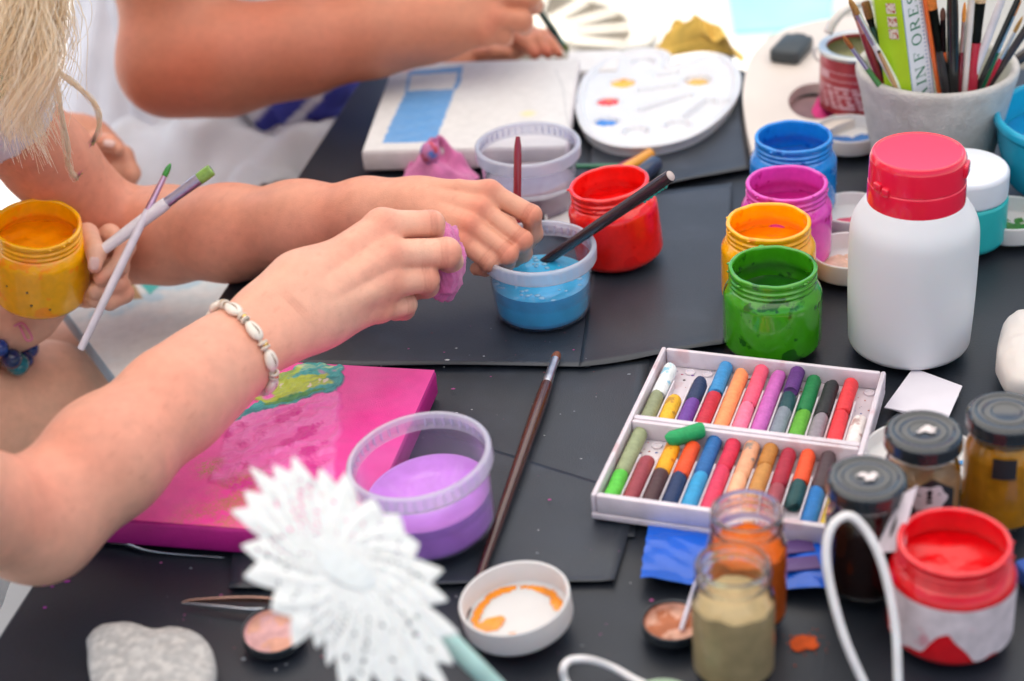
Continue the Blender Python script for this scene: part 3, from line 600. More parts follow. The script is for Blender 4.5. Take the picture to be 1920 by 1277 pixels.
def pastel(label, row, slot, v0, v1, c, spots=None, rr=.0050, z=None, ends=None, tw=0.):
    """slot 0..11 from left, v along the tray 0 top to 1 bottom"""
    a0, a1 = ((.026, .474), (.531, .969))[row]; u = .0222+.9556*(slot+.5)/12
    zb = .0046+rr if z is None else z
    p0, p1 = BX(u+tw*.01, a0+(a1-a0)*v0, zb), BX(u-tw*.01, a0+(a1-a0)*v1, zb)
    if ends is not None: p0, p1 = ends
    mid = (p0+p1)/2; d = p1-p0; L = np.linalg.norm(d); d /= L; mb = MB(); n = 14
    e_ = rr/L; sx = np.array([-.5, -.5, -.5+.12*e_, -.5+.5*e_, 0, .5-.4*e_, .5-.1*e_, .5, .5]); rs_ = np.array([0.02, .80, .95, 1, 1, 1, .96, .84, .02])*rr
    rg = np.random.RandomState(int(slot*7+row*91+v0*50)); rs_[1:3] *= rg.uniform(.7, 1.0); rs_[6:8] *= rg.uniform(.8, 1.02)
    pts = [d*L*x + rg.normal(size=3)*.00012 for x in sx]
    mb.tube(pts, rs_, n, True)
    V = np.concatenate(mb.V); ax_ = V@d; sd2 = V@np.cross(d, [0, 0, 1.]); k1, k2, k3 = rg.uniform(-.45, .45), rg.uniform(-.25, .9), rg.uniform(-.3, .3); w1 = np.clip((-ax_/L-.1)*2.5, 0, 1); w2 = np.clip((ax_/L-.1)*2.5, 0, 1); V = V+d*(w1*(k1*sd2-abs(k2)*.6*V[:, 2])+w2*(k3*sd2+.3*k2*V[:, 2]))[:, None]; V = V*(1+.012*nz(V*500+slot, 1, slot)[:, None]); m = M('pastel_'+c+(spots or ''), c, .55, var=.12, vs=260, bump=.5, bs=500, c2=spots, thr=.60 if spots else None, spec=.4)
    o = mesh_obj('oil_pastel', V, mb.F, m, None); o.location = Vector(mid); sharp(o, 50)
    return tag(o, label, 'oil pastel', 'worn oil pastels in the white tray')
U, Lr = 0, 1
pastel('white oil pastel stump stained pale blue, above the olive grey one', U, 0, .13, .56, '#e9ecec', '#8fc3d8')
pastel('olive grey oil pastel stump at the left end of the far row', U, 0, .565, .98, '#8c9272')
pastel('yellow oil pastel stump with brown scratches alone in its slot, far row', U, 1, .58, .99, '#eeb62c', '#b8862c')
pastel('navy oil pastel stump above the violet one', U, 2, .28, .60, '#27365a')
pastel('violet oil pastel stump below the navy one in the far row', U, 2, .605, .98, '#6d3f98')
pastel('sky blue oil pastel above the crimson stump in the far row', U, 3, -.02, .44, '#3c8cc6')
pastel('crimson red oil pastel stump below the sky blue one', U, 3, .445, .99, '#c52a3e')
pastel('long peach orange oil pastel filling its slot in the far row', U, 4, .06, .99, '#f49862')
pastel('coral pink oil pastel above the light pink one', U, 5, -.04, .56, '#ee5b78')
pastel('light pink oil pastel stump below the coral pink one', U, 5, .565, .99, '#f07a98')
pastel('long orchid purple oil pastel filling its slot in the far row', U, 6, .04, .99, '#c463b2')
pastel('dark purple oil pastel stump sticking out highest in its slot', U, 7, -.06, .32, '#5c2f78', z=.0115)
pastel('dark teal oil pastel stump between the dark purple and the slate grey', U, 7, .325, .60, '#1f4a50')
pastel('slate grey worn oil pastel at the bottom of the teal slot', U, 7, .56, .99, '#7f8894')
pastel('dark green oil pastel above the lime green one', U, 8, .03, .56, '#12753f')
pastel('lime green oil pastel stump below the dark green one', U, 8, .565, .99, '#5fa832')
pastel('black oil pastel above the mauve grey stump', U, 9, .08, .60, '#26282a')
pastel('mauve grey oil pastel stump below the black one', U, 9, .605, .99, '#8f868e')
pastel('bright red oil pastel with a pointed worn end, upper piece in its slot', U, 10, .02, .50, '#e03a40')
pastel('bright red oil pastel, lower piece in the slot beside the white stump', U, 10, .505, .99, '#e23a42')
pastel('white speckled oil pastel stump at the right end of the far row', U, 11, .56, .99, '#e8e2df', '#b79a94')
pastel('long dull olive oil pastel at the left end of the near row', Lr, 0, -.02, .60, '#97a07a')
pastel('bright grass green oil pastel stump below the olive one', Lr, 0, .605, .99, '#5cc443')
pastel('brownish red oil pastel alone in its slot of the near row', Lr, 1, .36, .99, '#98404a')
pastel('golden yellow oil pastel half under the loose green pastel', Lr, 2, .12, .52, '#efaa1c', '#c57a18')
pastel('dark brown oil pastel stump below the golden yellow one', Lr, 2, .50, .99, '#4f3538')
pastel('vermilion oil pastel stump half under the loose green pastel', Lr, 3, .08, .52, '#ee5226')
pastel('deep navy oil pastel stump below the vermilion one', Lr, 3, .525, .99, '#24365c')
pastel('medium blue oil pastel above the sky blue stump in the near row', Lr, 4, -.06, .48, '#2566a6')
pastel('cyan blue oil pastel stump below the medium blue one', Lr, 4, .485, .99, '#3299cc')
pastel('crimson oil pastel above the rose red one', Lr, 5, -.10, .36, '#d22a4a')
pastel('rose red oil pastel in the lower half of the crimson slot', Lr, 5, .365, .97, '#d93a5c')
pastel('peach oil pastel with grey scratches', Lr, 6, -.08, .43, '#e6a680', '#8c8078')
pastel('pale peach oil pastel stump below the scratched peach one', Lr, 6, .435, .99, '#f6b68e')
pastel('ochre brown oil pastel with a chipped top', Lr, 7, -.10, .26, '#b97a34')
pastel('tan ochre oil pastel below the chipped ochre brown one', Lr, 7, .265, .95, '#c58a48')
pastel('dark crimson oil pastel above the dusty red one', Lr, 8, .02, .50, '#a8263c')
pastel('dusty red oil pastel below the dark crimson one', Lr, 8, .505, .99, '#a04a55')
pastel('orange red oil pastel above the dark sea green stump', Lr, 9, .0, .42, '#ef5428')
pastel('dark sea green oil pastel stump below the orange red one', Lr, 9, .425, .72, '#1c4a4c')
pastel('grey teal pastel bit lying crosswise at the bottom of its slot', Lr, 9, .9, .99, '#4f7a80', ends=(BX(.0222+.9556*9.1/12, .955, .0085), BX(.0222+.9556*9.92/12, .952, .0085)), rr=.0038)
pastel('dark brown oil pastel above the cobalt blue one', Lr, 10, .0, .48, '#4d3c40')
pastel('cobalt blue oil pastel stump below the dark brown one', Lr, 10, .485, .99, '#2070b4')
pastel('yellow oil pastel at the right end of the near row, beside the brown jar', Lr, 11, .3, .99, '#e7c338')
g0, g1 = Q(1251, 826, TZ+.0155), Q(1319, 806, TZ+.0175)
pastel('loose emerald green oil pastel lying across the others', Lr, 3, .0, .1, '#1e9c5a', ends=(g0, g1), rr=.0054)
# ================================================================ painted canvases
def sdpoly(p, poly):
    """signed distance to an outline, negative inside"""
    poly = np.asarray(poly, float); d = np.full(len(p), 1e9); ins = np.zeros(len(p), bool)
    for i in range(len(poly)):
        a, b = poly[i], poly[(i+1) % len(poly)]; e = b-a; w = p-a; t = np.clip((w@e)/(e@e+1e-18), 0, 1); d = np.minimum(d, np.hypot(*(w-t[:, None]*e).T))
        c = ((a[1] > p[:, 1]) != (b[1] > p[:, 1])); x = a[0]+(p[:, 1]-a[1])/((b[1]-a[1]) if abs(b[1]-a[1]) > 1e-12 else 1e-12)*(b[0]-a[0]); ins ^= c & (p[:, 0] < x)
    return np.where(ins, -d, d)
def ramp(d, w): return np.clip(.5-d/(2*w), 0, 1)
def canvas(label, o, a, wd, dp, th, paint, side, z0=TZ, n=(150, 150), rough=.5, bump=.35, name='painting_canvas'):
    """stretched canvas: o = near left corner (x, y), a = angle of its near edge; paint(world xy) gives pigment and relief"""
    E1_ = np.array([math.cos(a), math.sin(a)]); E2_ = np.array([-math.sin(a), math.cos(a)]); base = np.array([*(o+E1_*wd/2+E2_*dp/2), z0])
    T = thing(name, label, 'canvas', base)
    R3 = np.eye(3); R3[:2, 0] = E1_; R3[:2, 1] = E2_
    mb = MB(); mb.box(wd, dp, th-.0004, (R3, (0, 0, 0)), bev=.0022); mb.build('canvas_side', M('side_'+label[:18], side, .6, var=.08, vs=70, bump=.5, bs=900), T, True, None, 60)
    def fn(u, v):
        q = o+E1_*(u[:, None]*wd)+E2_*(v[:, None]*dp); fn.c, h = paint(q, u, v)
        ed = np.minimum(np.minimum(u, 1-u)*wd, np.minimum(v, 1-v)*dp); z = th+h*np.clip(ed/.003, 0, 1)-.0014*np.clip(1-ed/.0016, 0, 1)**2
        return np.concatenate([q-base[:2], z[:, None]], 1)
    mb = MB(); ins = .0012; u0 = ins/wd; v0 = ins/dp
    mb.grid(lambda u, v: fn(u0+(1-2*u0)*u, v0+(1-2*v0)*v), *n); V = np.concatenate(mb.V)
    mesh_obj('painted_face', V, mb.F, M('face_'+label[:18], vcol=True, rough=rough, var=.05, vs=120, bump=bump, bs=1100, coat=.12), T, True, fn.c)
    return T
def mixc(c, d, k): return c*(1-k[:, None])+np.asarray(col(d))*k[:, None]
def qp(pix, z): return np.array([Q(*p, z)[:2] for p in pix])
# pink canvas
zt = .019+TZ; TR_, TL_, RM = Q(819, 692, zt)[:2], Q(560, 680, zt)[:2], Q(738, 862, zt)[:2]
ax1 = (TR_-TL_); a_p = math.atan2(ax1[1], ax1[0]); ax2 = TR_-RM; a_p = .5*(a_p+math.atan2(ax2[1], ax2[0])-math.pi/2)
E1p, E2p = np.array([math.cos(a_p), math.sin(a_p)]), np.array([-math.sin(a_p), math.cos(a_p)])
nf = Q(467, 994, zt)[:2]; dpk = (TR_-nf)@E2p; wpk = .215
leaf = qp(((440, 790), (500, 742), (540, 700), (566, 683), (602, 684), (645, 688), (650, 714), (632, 733), (560, 754), (500, 768)), zt)
lime1 = qp(((478, 750), (525, 716), (565, 707), (612, 703), (622, 721), (560, 736), (500, 754)), zt); lime2 = qp(((500, 728), (530, 702), (563, 692), (560, 701), (520, 724)), zt)
dkgr = qp(((500, 760), (540, 742), (600, 728), (610, 732), (545, 752)), zt)
lp = qp(((420, 800), (470, 776), (560, 754), (632, 730), (644, 736), (640, 795), (630, 850), (622, 905), (520, 930), (390, 905)), zt)
gold1 = qp(((330, 985), (352, 960), (395, 938), (440, 900), (470, 890), (480, 965), (430, 992)), zt); gold2 = qp(((360, 880), (378, 862), (415, 862), (408, 885), (372, 898)), zt)
def pinkpaint(q, u, v):
    n1 = nz(q, 60, 1, 4); n2_ = nz(q, 220, 2, 4); qw = q+.010*np.stack([nz(q, 70, 41, 3), nz(q, 60, 42, 3)], 1); st = nz(np.stack([(qw@E1p)*60+(qw@E2p)*50, (qw@E1p)*150-(qw@E2p)*190], 1), 1, 5, 4)
    c = np.tile(np.array(col('#f0389c')), (len(q), 1)); c = mixc(c, '#f458ac', np.clip(.4+.5*n1, 0, .8)); h = .00008*n2_
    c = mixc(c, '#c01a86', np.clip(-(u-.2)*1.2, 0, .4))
    k = ramp(sdpoly(q, lp)+.004*n1, .0015); smear = np.clip(.5+.9*st, 0, 1); c = mixc(c, '#f683c8', k*(.45+.4*smear)); c = mixc(c, '#dc2c95', k*np.clip((nz(q, 95, 8, 4)-.35)*4, 0, .9)); h = h+k*(.0008+.0010*st+.0010*n2_)
    for poly, cc, j in ((leaf, '#2aa3a0', .003), (dkgr, '#3f8f2c', .002), (lime1, '#b7c92a', .003), (lime2, '#a8c433', .002)):
        k = ramp(sdpoly(q, poly)+j*nz(q, 180, 11, 3), .0007); c = mixc(c, cc, k); h = np.maximum(h, k*(.0014+.0009*st+.0008*n2_))
    kl = ramp(sdpoly(q, leaf)+.003*nz(q, 180, 11, 3), .0007); s2 = nz(np.stack([(qw@E1p)*90+(qw@E2p)*40, -(qw@E1p)*160+(qw@E2p)*330], 1), 1, 15, 4); c = mixc(c, '#0f6d74', kl*np.clip(s2-.1, 0, 1)*.8); c = mixc(c, '#e3efa0', kl*np.clip(-s2-.35, 0, 1)*.9); c = mixc(c, '#f070b8', kl*np.clip(nz(q, 200, 77, 3)-.75, 0, 1)*2)
    c = mixc(c, '#e7d8c8', ramp(sdpoly(q, lime1), .001)*np.clip((n2_-.62)*8, 0, .9))
    g = np.maximum(ramp(sdpoly(q, gold1), .016), ramp(sdpoly(q, gold2), .004)); r = RNG.rand(len(q)); c = mixc(c, '#b98a3c', g*(r+.35*n2_+.3*n1 > .52)*.95)
    return c, h
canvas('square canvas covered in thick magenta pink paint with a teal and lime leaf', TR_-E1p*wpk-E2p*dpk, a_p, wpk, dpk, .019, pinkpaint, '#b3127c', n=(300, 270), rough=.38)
# white canvas with blue painted shape
zt = .019+TZ; p1, p2, p3 = Q(742, 119, zt)[:2], Q(1092, 107, zt)[:2], Q(677, 284, zt)[:2]
a_w = .5*(math.atan2(*(p2-p1)[::-1])+math.atan2(*(p1-p3)[::-1])-math.pi/2)
E1w, E2w = np.array([math.cos(a_w), math.sin(a_w)]), np.array([-math.sin(a_w), math.cos(a_w)])
cn = .5*(p1+p2); ww = np.linalg.norm(p2-p1); dw = np.linalg.norm(p1-p3); ow = p3
blue = qp(((767, 133), (868, 124), (862, 160), (853, 170), (835, 215), (817, 266), (716, 268), (735, 225), (757, 180)), zt); hole = qp(((770, 141), (859, 136), (850, 167), (764, 171)), zt)
def whitepaint(q, u, v):
    n2_ = nz(q, 260, 2, 3); c = np.tile(np.array((.69, .675, .66)), (len(q), 1)); h = .00005*n2_
    k = ramp(sdpoly(q, blue)+.0010*nz(q, 300, 4, 3), .0008)*(1-ramp(sdpoly(q, hole)+.0008*n2_, .0006)); c = mixc(c, '#4a93d0', k*(.9+.04*n2_))
    ln = qp(((1042, 132), (1056, 165), (1060, 205), (1066, 235)), zt); d = np.full(len(q), 1.)
    for A, B in list(zip(ln[:-1], ln[1:]))+list(zip(qp(((1012, 116), (1052, 108)), zt)[:-1], qp(((1012, 116), (1052, 108)), zt)[1:])):
        e = B-A; w = q-A; t = np.clip((w@e)/(e@e), 0, 1); d = np.minimum(d, np.hypot(*(w-t[:, None]*e).T))
    c = mixc(c, '#8d9097', ramp(d-.0004, .0004)*.6)
    c = mixc(c, '#e8a79c', ramp(np.hypot(*(q-Q(762, 131, zt)[:2]).T)-.006, .003)*.7); c = mixc(c, '#e8d98a', ramp(np.hypot(*(q-Q(990, 213, zt)[:2]).T)-.006, .003)*.6)
    return c, h
canvas('white canvas with a blue painted rectangle, at the far end of the table', ow, a_w, ww, dw, .019, whitepaint, (.72, .66, .66), n=(230, 160), rough=.6)
# second blank canvas behind it
ob = Q(1058, 134, .010+TZ)[:2]
canvas('blank white canvas board lying behind the blue painted canvas and the palette', ob, a_w-.02, .050, .050, .010, lambda q, u, v: (np.tile(np.array((.76, .74, .72)), (len(q), 1)), 0*u), (.7, .66, .64), n=(20, 20))
# pale watery blue canvas on the left
zt = -.050; ca, cb = Q(118, 580, zt)[:2], Q(238, 742, zt)[:2]; a_l = math.atan2(*(cb-ca)[::-1]); E1l = np.array([math.cos(a_l), math.sin(a_l)]); E2l = np.array([-math.sin(a_l), math.cos(a_l)])
tan_c = qp(((225, 540), (245, 520), (268, 560), (240, 562)), zt); tea = qp(((262, 532), (272, 515), (312, 515), (312, 524), (281, 553)), zt)
def palepaint(q, u, v):
    c = np.tile(np.array((.80, .82, .83)), (len(q), 1)); n1 = nz(q, 50, 21, 4); c = mixc(c, '#b9dbe8', np.clip(.45*n1+.1, 0, .6)); c = mixc(c, '#a3cfe6', np.clip((n1-.35)*2, 0, .5))
    c = mixc(c, '#b48f5f', ramp(sdpoly(q, tan_c), .001)); c = mixc(c, '#3fb7b2', ramp(sdpoly(q, tea), .001)); return c, .00005*nz(q, 250, 3)
canvas('pale watery blue canvas held on the laps beside the table, beneath the hands', ca-E1l*.06, a_l, .22, .160, .017, palepaint, '#a9c8de', -.067, (160, 120), .55)
# ================================================================ plastic palette
zp = .011+TZ; outl = spline([Q(*p, zp)[:2] for p in ((1082, 185), (1096, 145), (1135, 111), (1190, 93), (1234, 92), (1256, 103), (1253, 121), (1274, 120), (1318, 103), (1360, 105), (1384, 135), (1380, 178), (1345, 222), (1290, 256), (1220, 272), (1150, 270), (1102, 247), (1084, 212), (1082, 185))], 150)[:-1]
outl = outl if np.sum(outl[:, 0]*np.roll(outl[:, 1], -1)-np.roll(outl[:, 0], -1)*outl[:, 1]) > 0 else outl[::-1]
pcn = outl.mean(0); PL = thing('paint_palette', 'white oval plastic palette with dabs of yellow, red and blue paint', 'palette', (pcn[0], pcn[1], TZ))
wells = [(1168, 152, .0115), (1140, 187, .0105), (1137, 224, .0110), (1192, 243, .0115), (1270, 231, .0115), (1308, 146, .0135), (1206, 112, .0115), (1350, 190, .009)]
slots = [((1205, 166), (1262, 158)), ((1205, 203), (1290, 176)), ((1290, 215), (1330, 185)), ((1240, 138), (1265, 133))]
gx = np.linspace(outl[:, 0].min(), outl[:, 0].max(), 190); gy = np.linspace(outl[:, 1].min(), outl[:, 1].max(), 150); GX, GY = np.meshgrid(gx, gy, indexing='ij'); q = np.stack([GX.ravel(), GY.ravel()], 1)
sdm = sdpoly(q, outl); zz = np.full(len(q), .0085)+.0035*np.clip(1-np.abs(sdm+.003)/.003, 0, 1)**.5
for x, y, r_ in wells:
    c = Q(x, y, zp)[:2]; d = np.hypot(*(q-c).T); zz = zz+.0024*np.exp(-((d-r_)/.0016)**2)-.0062*np.clip(1.05-d/r_, 0, 1)**.4*(d < r_*1.05)
for A, B in slots:
    A, B = Q(*A, zp)[:2], Q(*B, zp)[:2]; e = B-A; w = q-A; t = np.clip((w@e)/(e@e), 0, 1); d = np.hypot(*(w-t[:, None]*e).T); zz = zz+.0018*np.exp(-((d-.0052)/.0014)**2)-.0055*np.clip(1-d/.0052, 0, 1)**.4
inside = sdm < 0; n_y = len(gy); F = []
for i in range(len(gx)-1):
    for j in range(n_y-1):
        a = i*n_y+j
        if inside[a] and inside[a+n_y] and inside[a+1] and inside[a+n_y+1]: F.append((a, a+n_y, a+n_y+1, a+1))
mb = MB(); mb.add(np.concatenate([q-pcn, zz[:, None]], 1), F)
ring = np.concatenate([outl-pcn, np.full((len(outl), 1), .0095)], 1); mb.tube(np.concatenate([ring, ring[:2]]), .0021, 8, False)
skirt = [np.concatenate([(outl-pcn)*s, np.full((len(outl), 1), z)], 1) for s, z in ((1.0, .008), (.985, .0))]; n = len(outl); mb.add(np.concatenate(skirt), [(j, n+j, n+(j+1) % n, (j+1) % n) for j in range(n)])
mb.build('palette_shell', M('palette_white', (.70, .71, .74), .3, var=.03, coat=.2, sss=.15), PL)
def dab(ctrs, c, parent, z, r_, seed, name='paint_dab'):
    mb = MB(); 
    def f(u, v):
        a = u*2*math.pi; R = r_*v*(1+.30*nz(np.stack([np.cos(a), np.sin(a)], 1)*1.5, 1, seed)); x = R*np.cos(a); y = R*np.sin(a)
        return np.stack([x+ctrs[0], y+ctrs[1], z+.0024*(1-v**3)*(1+.5*nz(np.stack([x, y], 1), 320, seed+1))-.0006*(v > .95)], 1)
    mb.grid(f, 36, 10); return mb.build(name, M('dab_'+c, c, .2, var=.15, vs=200, coat=.5), parent)
for x, y, c, r_, s in ((1163, 153, '#f5b510', .0130, 1), (1172, 147, '#ee9a12', .0045, 9), (1139, 187, '#e0201a', .0120, 2), (1143, 184, '#e8641f', .0035, 5), (1134, 227, '#1f78cc', .0122, 3), (1307, 147, '#dca93c', .0100, 4)):
    dab(Q(x, y, zp)[:2]-pcn, c, PL, .0066+.0012*(s > 4), r_, s)
# ================================================================ wooden palette, can, bits at the far right
zb_ = .010+TZ; wout = spline([Q(*p, zb_)[:2] for p in ((1413, 300), (1398, 230), (1393, 165), (1410, 104), (1455, 62), (1515, 42), (1590, 30), (1690, 28), (1770, 62), (1768, 130), (1700, 180), (1630, 214), (1552, 246), (1486, 322), (1413, 300))], 90)[:-1]
whol = np.array([Q(1530+52*math.cos(t), 190+34*math.sin(t), zb_)[:2] for t in np.linspace(0, 2*math.pi, 90)[:-1]])
wout = wout if np.sum(wout[:, 0]*np.roll(wout[:, 1], -1)-np.roll(wout[:, 0], -1)*wout[:, 1]) > 0 else wout[::-1]
whol = whol if np.sum(whol[:, 0]*np.roll(whol[:, 1], -1)-np.roll(whol[:, 0], -1)*whol[:, 1]) > 0 else whol[::-1]
hc_ = whol.mean(0); ao = np.arctan2(*(wout-hc_).T[::-1]); ah = np.arctan2(*(whol-hc_).T[::-1]); wout = np.roll(wout, -int(np.argmin(ao)), 0); whol = np.roll(whol, -int(np.argmin(ah)), 0)
n = len(wout); WPt = thing('wooden_palette', 'cream wooden palette with a thumb hole, under the red paint can', 'palette', (hc_[0], hc_[1], TZ))
L = [(wout, 0), (wout, .0085), (wout*.996+hc_*.004, .010), (whol, .010), (whol, 0)]; V = np.concatenate([np.concatenate([p-hc_, np.full((n, 1), z)], 1) for p, z in L])
F = [(i*n+j, i*n+(j+1) % n, (i+1)*n+(j+1) % n, (i+1)*n+j) for i in range(4) for j in range(n)]
sharp(mesh_obj('palette_board', V, F, M('cream_wood', (.70, .62, .55), .5, var=.06, vs=14, bump=.2, bs=80), WPt), 40)
mb = MB(); mb.lathe([(0, .0008), (.030, .0008)], 40); o = mb.build('paint_puddle', M('mauve', '#7d5f60', .6, var=.2, vs=60), WPt)  # no paint here: mauve disc stands in for the hole's inner wall lit pink
dv = Q(1484, 104, .010+TZ); a_ = Q(1442, 112, TZ)-Q(1480, 72, TZ); aa = math.atan2(a_[1], a_[0])
mb = MB(); DV = thing('black_eraser', 'small black block with rounded edges lying on the wooden palette', 'block', (dv[0], dv[1], .0101+TZ)); mb.box(.046, .029, .013, (rotz(aa), (0, 0, 0)), bev=.0035)
mb.build('block', M('black_rubber', (.035, .045, .05), .5), DV, True, None, 60)
mb = MB(); c2 = np.array([.022*math.cos(aa+math.pi), .022*math.sin(aa+math.pi), .005]); mb.box(.008, .014, .008, (rotz(aa), c2), bev=.003); mb.build('end_stub', M('black_rubber', (.035, .045, .05), .5), DV, True, None, 60)
cn_ = Q(1610, 86, .062+TZ); CAN = thing('paint_can', 'open dented red paint can with a pale printed band and wire handle', 'paint can', (cn_[0], cn_[1], TZ+.010))
CK = .84
mb = MB(); pr = [(0, 0), (.0325, 0), (.0325, .0585), (.0338, .0600), (.0334, .0625), (.0318, .0630), (.0272, .0622), (.0268, .0590), (.0312, .057), (.0312, .002), (0, .002)]
mb.lathe(fillet([(a_, b_*CK) for a_, b_ in pr], .0006, 3), 64); mb.build('can_body', M('can_red', '#a8323c', .3, .15, var=.18, vs=50, c2='#b86068', thr=.6), CAN, True, None, 50)
mb = MB(); mb.lathe(fillet([(a_, b_-.063*(1-CK)+.0002) for a_, b_ in ((.0330, .0590), (.0345, .0600), (.0343, .0628), (.0322, .0636), (.0276, .0630), (.0270, .0600))], .0008, 3), 64); mb.build('rim', M('tin', (.62, .64, .62), .3, .9), CAN)
mb = MB(); mb.lathe([(0, .037), (.0310, .037), (.0310, .0475)], 48); mb.build('paint', M('olive_paint', '#8a8a5c', .4, var=.15), CAN)
pm = M('pale_print', (.62, .34, .37), .4, var=.15, vs=300)
mb = MB(); 
for z0, z1 in ((.0378, .0386), (.0308, .0316)): mb.lathe([(.0327, z0), (.0327, z1)], 64)
r = np.random.RandomState(2)
for k in range(90):
    a = rad(-200+2.9*k*.85); zc = [.0232, .0195, .0160, .0125, .0090, .0058][k % 6]; h_ = r.uniform(.0018, .0030); w_ = r.uniform(.12, .26); T_ = np.linspace(a, a+w_, 4)
    V = [(.0327*math.cos(t), .0327*math.sin(t), z) for z in (zc, zc+h_) for t in T_]; mb.add(V, [(i, i+1, 5+i, 4+i) for i in range(3)])
T_ = np.linspace(rad(-172), rad(-150), 6); mb.add([(.0327*math.cos(t), .0327*math.sin(t), z) for z in (.0318, .0376) for t in T_], [(i, i+1, 7+i, 6+i) for i in range(5)])
mb.build('printed_band', pm, CAN)
mb = MB(); hp = spline([P(1552, 62, 1.545), P(1566, 36, 1.54), P(1590, 14, 1.54), P(1625, 2, 1.545), P(1660, 6, 1.55), P(1680, 40, 1.56)], 26)-np.array(CAN.location); mb.tube(hp, .0042, 10); mb.build('handle', M('handle_plastic', (.74, .70, .66), .35, sss=.2), CAN)
mb = MB(); a = np.linspace(0, 6.4, 20); pc_ = Q(1537, 100, .05)-np.array(CAN.location); mb.tube([pc_+np.array([.005*math.cos(t), .002*math.sin(t)-.0, .006*math.sin(t)]) for t in a], .0009, 6, False); mb.build('wire_loop', M('tin', (.62, .64, .62), .3, .9), CAN)
def crumple(label, name, cat, c, r_, seed, mat_, squash=.6, amp=.35, fr=1.6, zoff=0., ridge=2.4, group=None, parent=None, yaw=0):
    """crumpled cloth: a lumpy folded ball sitting on its lowest points"""
    n = 90; m_ = 60; th = np.linspace(0, 2*math.pi, n+1)[:-1]; ph = np.linspace(.02, math.pi-.02, m_); TH, PH = np.meshgrid(th, ph, indexing='ij'); D = np.stack([np.sin(PH)*np.cos(TH), np.sin(PH)*np.sin(TH), np.cos(PH)], 2).reshape(-1, 3)
    R = 1+amp*(nz(D, fr, seed, 2))-amp*.9*np.abs(nz(D, ridge, seed+5, 3)); V = D*R[:, None]*np.asarray(r_); V[:, 2] *= squash; V = V@rotz(yaw).T
    V[:, 2] -= V[:, 2].min(); F = [(i*m_+j, ((i+1) % n)*m_+j, ((i+1) % n)*m_+j+1, i*m_+j+1)[::-1] for i in range(n) for j in range(m_-1)]
    o = mesh_obj(name, V, F, mat_, parent); o.location = Vector(c); 
    if parent is None: tag(o, label, cat, group)
    return o
pinkcloth = M('pink_cloth', '#d472a8', .85, var=.12, vs=120, bump=.9, bs=1400, sheen=.3)
def clothheap(name, pix, H, seed, mat_, label=None, cat=None, parent=None, folds=6, n=(70, 46), z0=TZ, und=1.0, fine=1.0):
    """cloth thrown down in folds; pix is the outline seen on the table"""
    o2 = spline([Q(*p, z0)[:2] for p in list(pix)+[pix[0]]], n[0]+1)[:-1]; c = o2.mean(0)
    def f(u, v):
        k = np.clip((u*n[0]).astype(int), 0, n[0]-1) % n[0]; a = u*2*math.pi; e = o2[k]-c; rr = v*(1+.06*und*np.sin(a*folds*2+seed)*v); p = e*rr[:, None]
        prof = np.clip(1-v**2.2, 0, 1); fold = .5+.5*np.sin(a*folds+3*np.sin(v*4+seed)+2*fine*nz(p, 60, seed)); z = H*prof*(.45+.55*fold)*(1+.35*fine*nz(p, 90, seed+2, 3))+.0012*(1-v)+fine*H*.10*np.abs(nz(p, 170, seed+3, 2))*(1-v*.6)
        return np.concatenate([p, z[:, None]], 1)
    u = np.arange(n[0])/n[0]; U_, V_ = np.meshgrid(u, np.linspace(0.02, 1, n[1]), indexing='ij'); W_ = f(U_.ravel(), V_.ravel()); m_ = n[1]
    F = [(i*m_+j, i*m_+j+1, ((i+1) % n[0])*m_+j+1, ((i+1) % n[0])*m_+j) for i in range(n[0]) for j in range(m_-1)]; F.append(tuple(i*m_ for i in range(n[0])))
    o = mesh_obj(name, W_, F, mat_, parent); o.location = (c[0], c[1], z0)
    if label: tag(o, label, cat)
    return o
PR = clothheap('pink_rag', ((752, 338), (768, 296), (800, 272), (828, 276), (850, 296), (886, 320), (892, 344), (820, 362)), .021, 3, pinkcloth, 'crumpled pink rag lying in front of the white canvas, stained red and blue on top', 'rag', None, 5)
rp = Q(806, 287, .030)-np.array(PR.location); mb = MB(); mb.ball(rp, (.0085, .0075, .0100), 20)
V = np.concatenate(mb.V); cc = np.tile(np.array(col('#cf7fae')), (len(V), 1)); kq = nz(V, 260, 3, 2); cc = mixc(cc, '#c8434f', np.clip((kq-.0)*5, 0, 1)); kq = nz(V, 240, 8, 2); cc = mixc(cc, '#2f7fd0', np.clip((kq-.25)*6, 0, 1))
mesh_obj('stained_tip', V*(1+0*V), mb.F, M('stained_cloth', vcol=True, rough=.8, bump=.8, bs=1200), PR, True, cc)
clothheap('yellow_cloth', ((1226, 98), (1242, 78), (1262, 60), (1300, 80), (1345, 88), (1390, 104), (1396, 118), (1362, 102), (1312, 98), (1262, 104), (1240, 104)), .034, 7, M('yellow_cloth', '#f2c75c', .8, var=.15, vs=90, bump=.8, bs=900, sheen=.2), 'crumpled mustard yellow cloth behind the white plastic palette', 'cloth', None, 2.5, fine=.25)
clothheap('magenta_scrap', ((1520, 215), (1530, 192), (1556, 190), (1566, 215), (1540, 226)), .012, 5, M('magenta_scrap', '#d8327e', .7, var=.1), 'scrap of magenta cloth between the red can and the blue jar', 'scrap', None, 3, (40, 20))
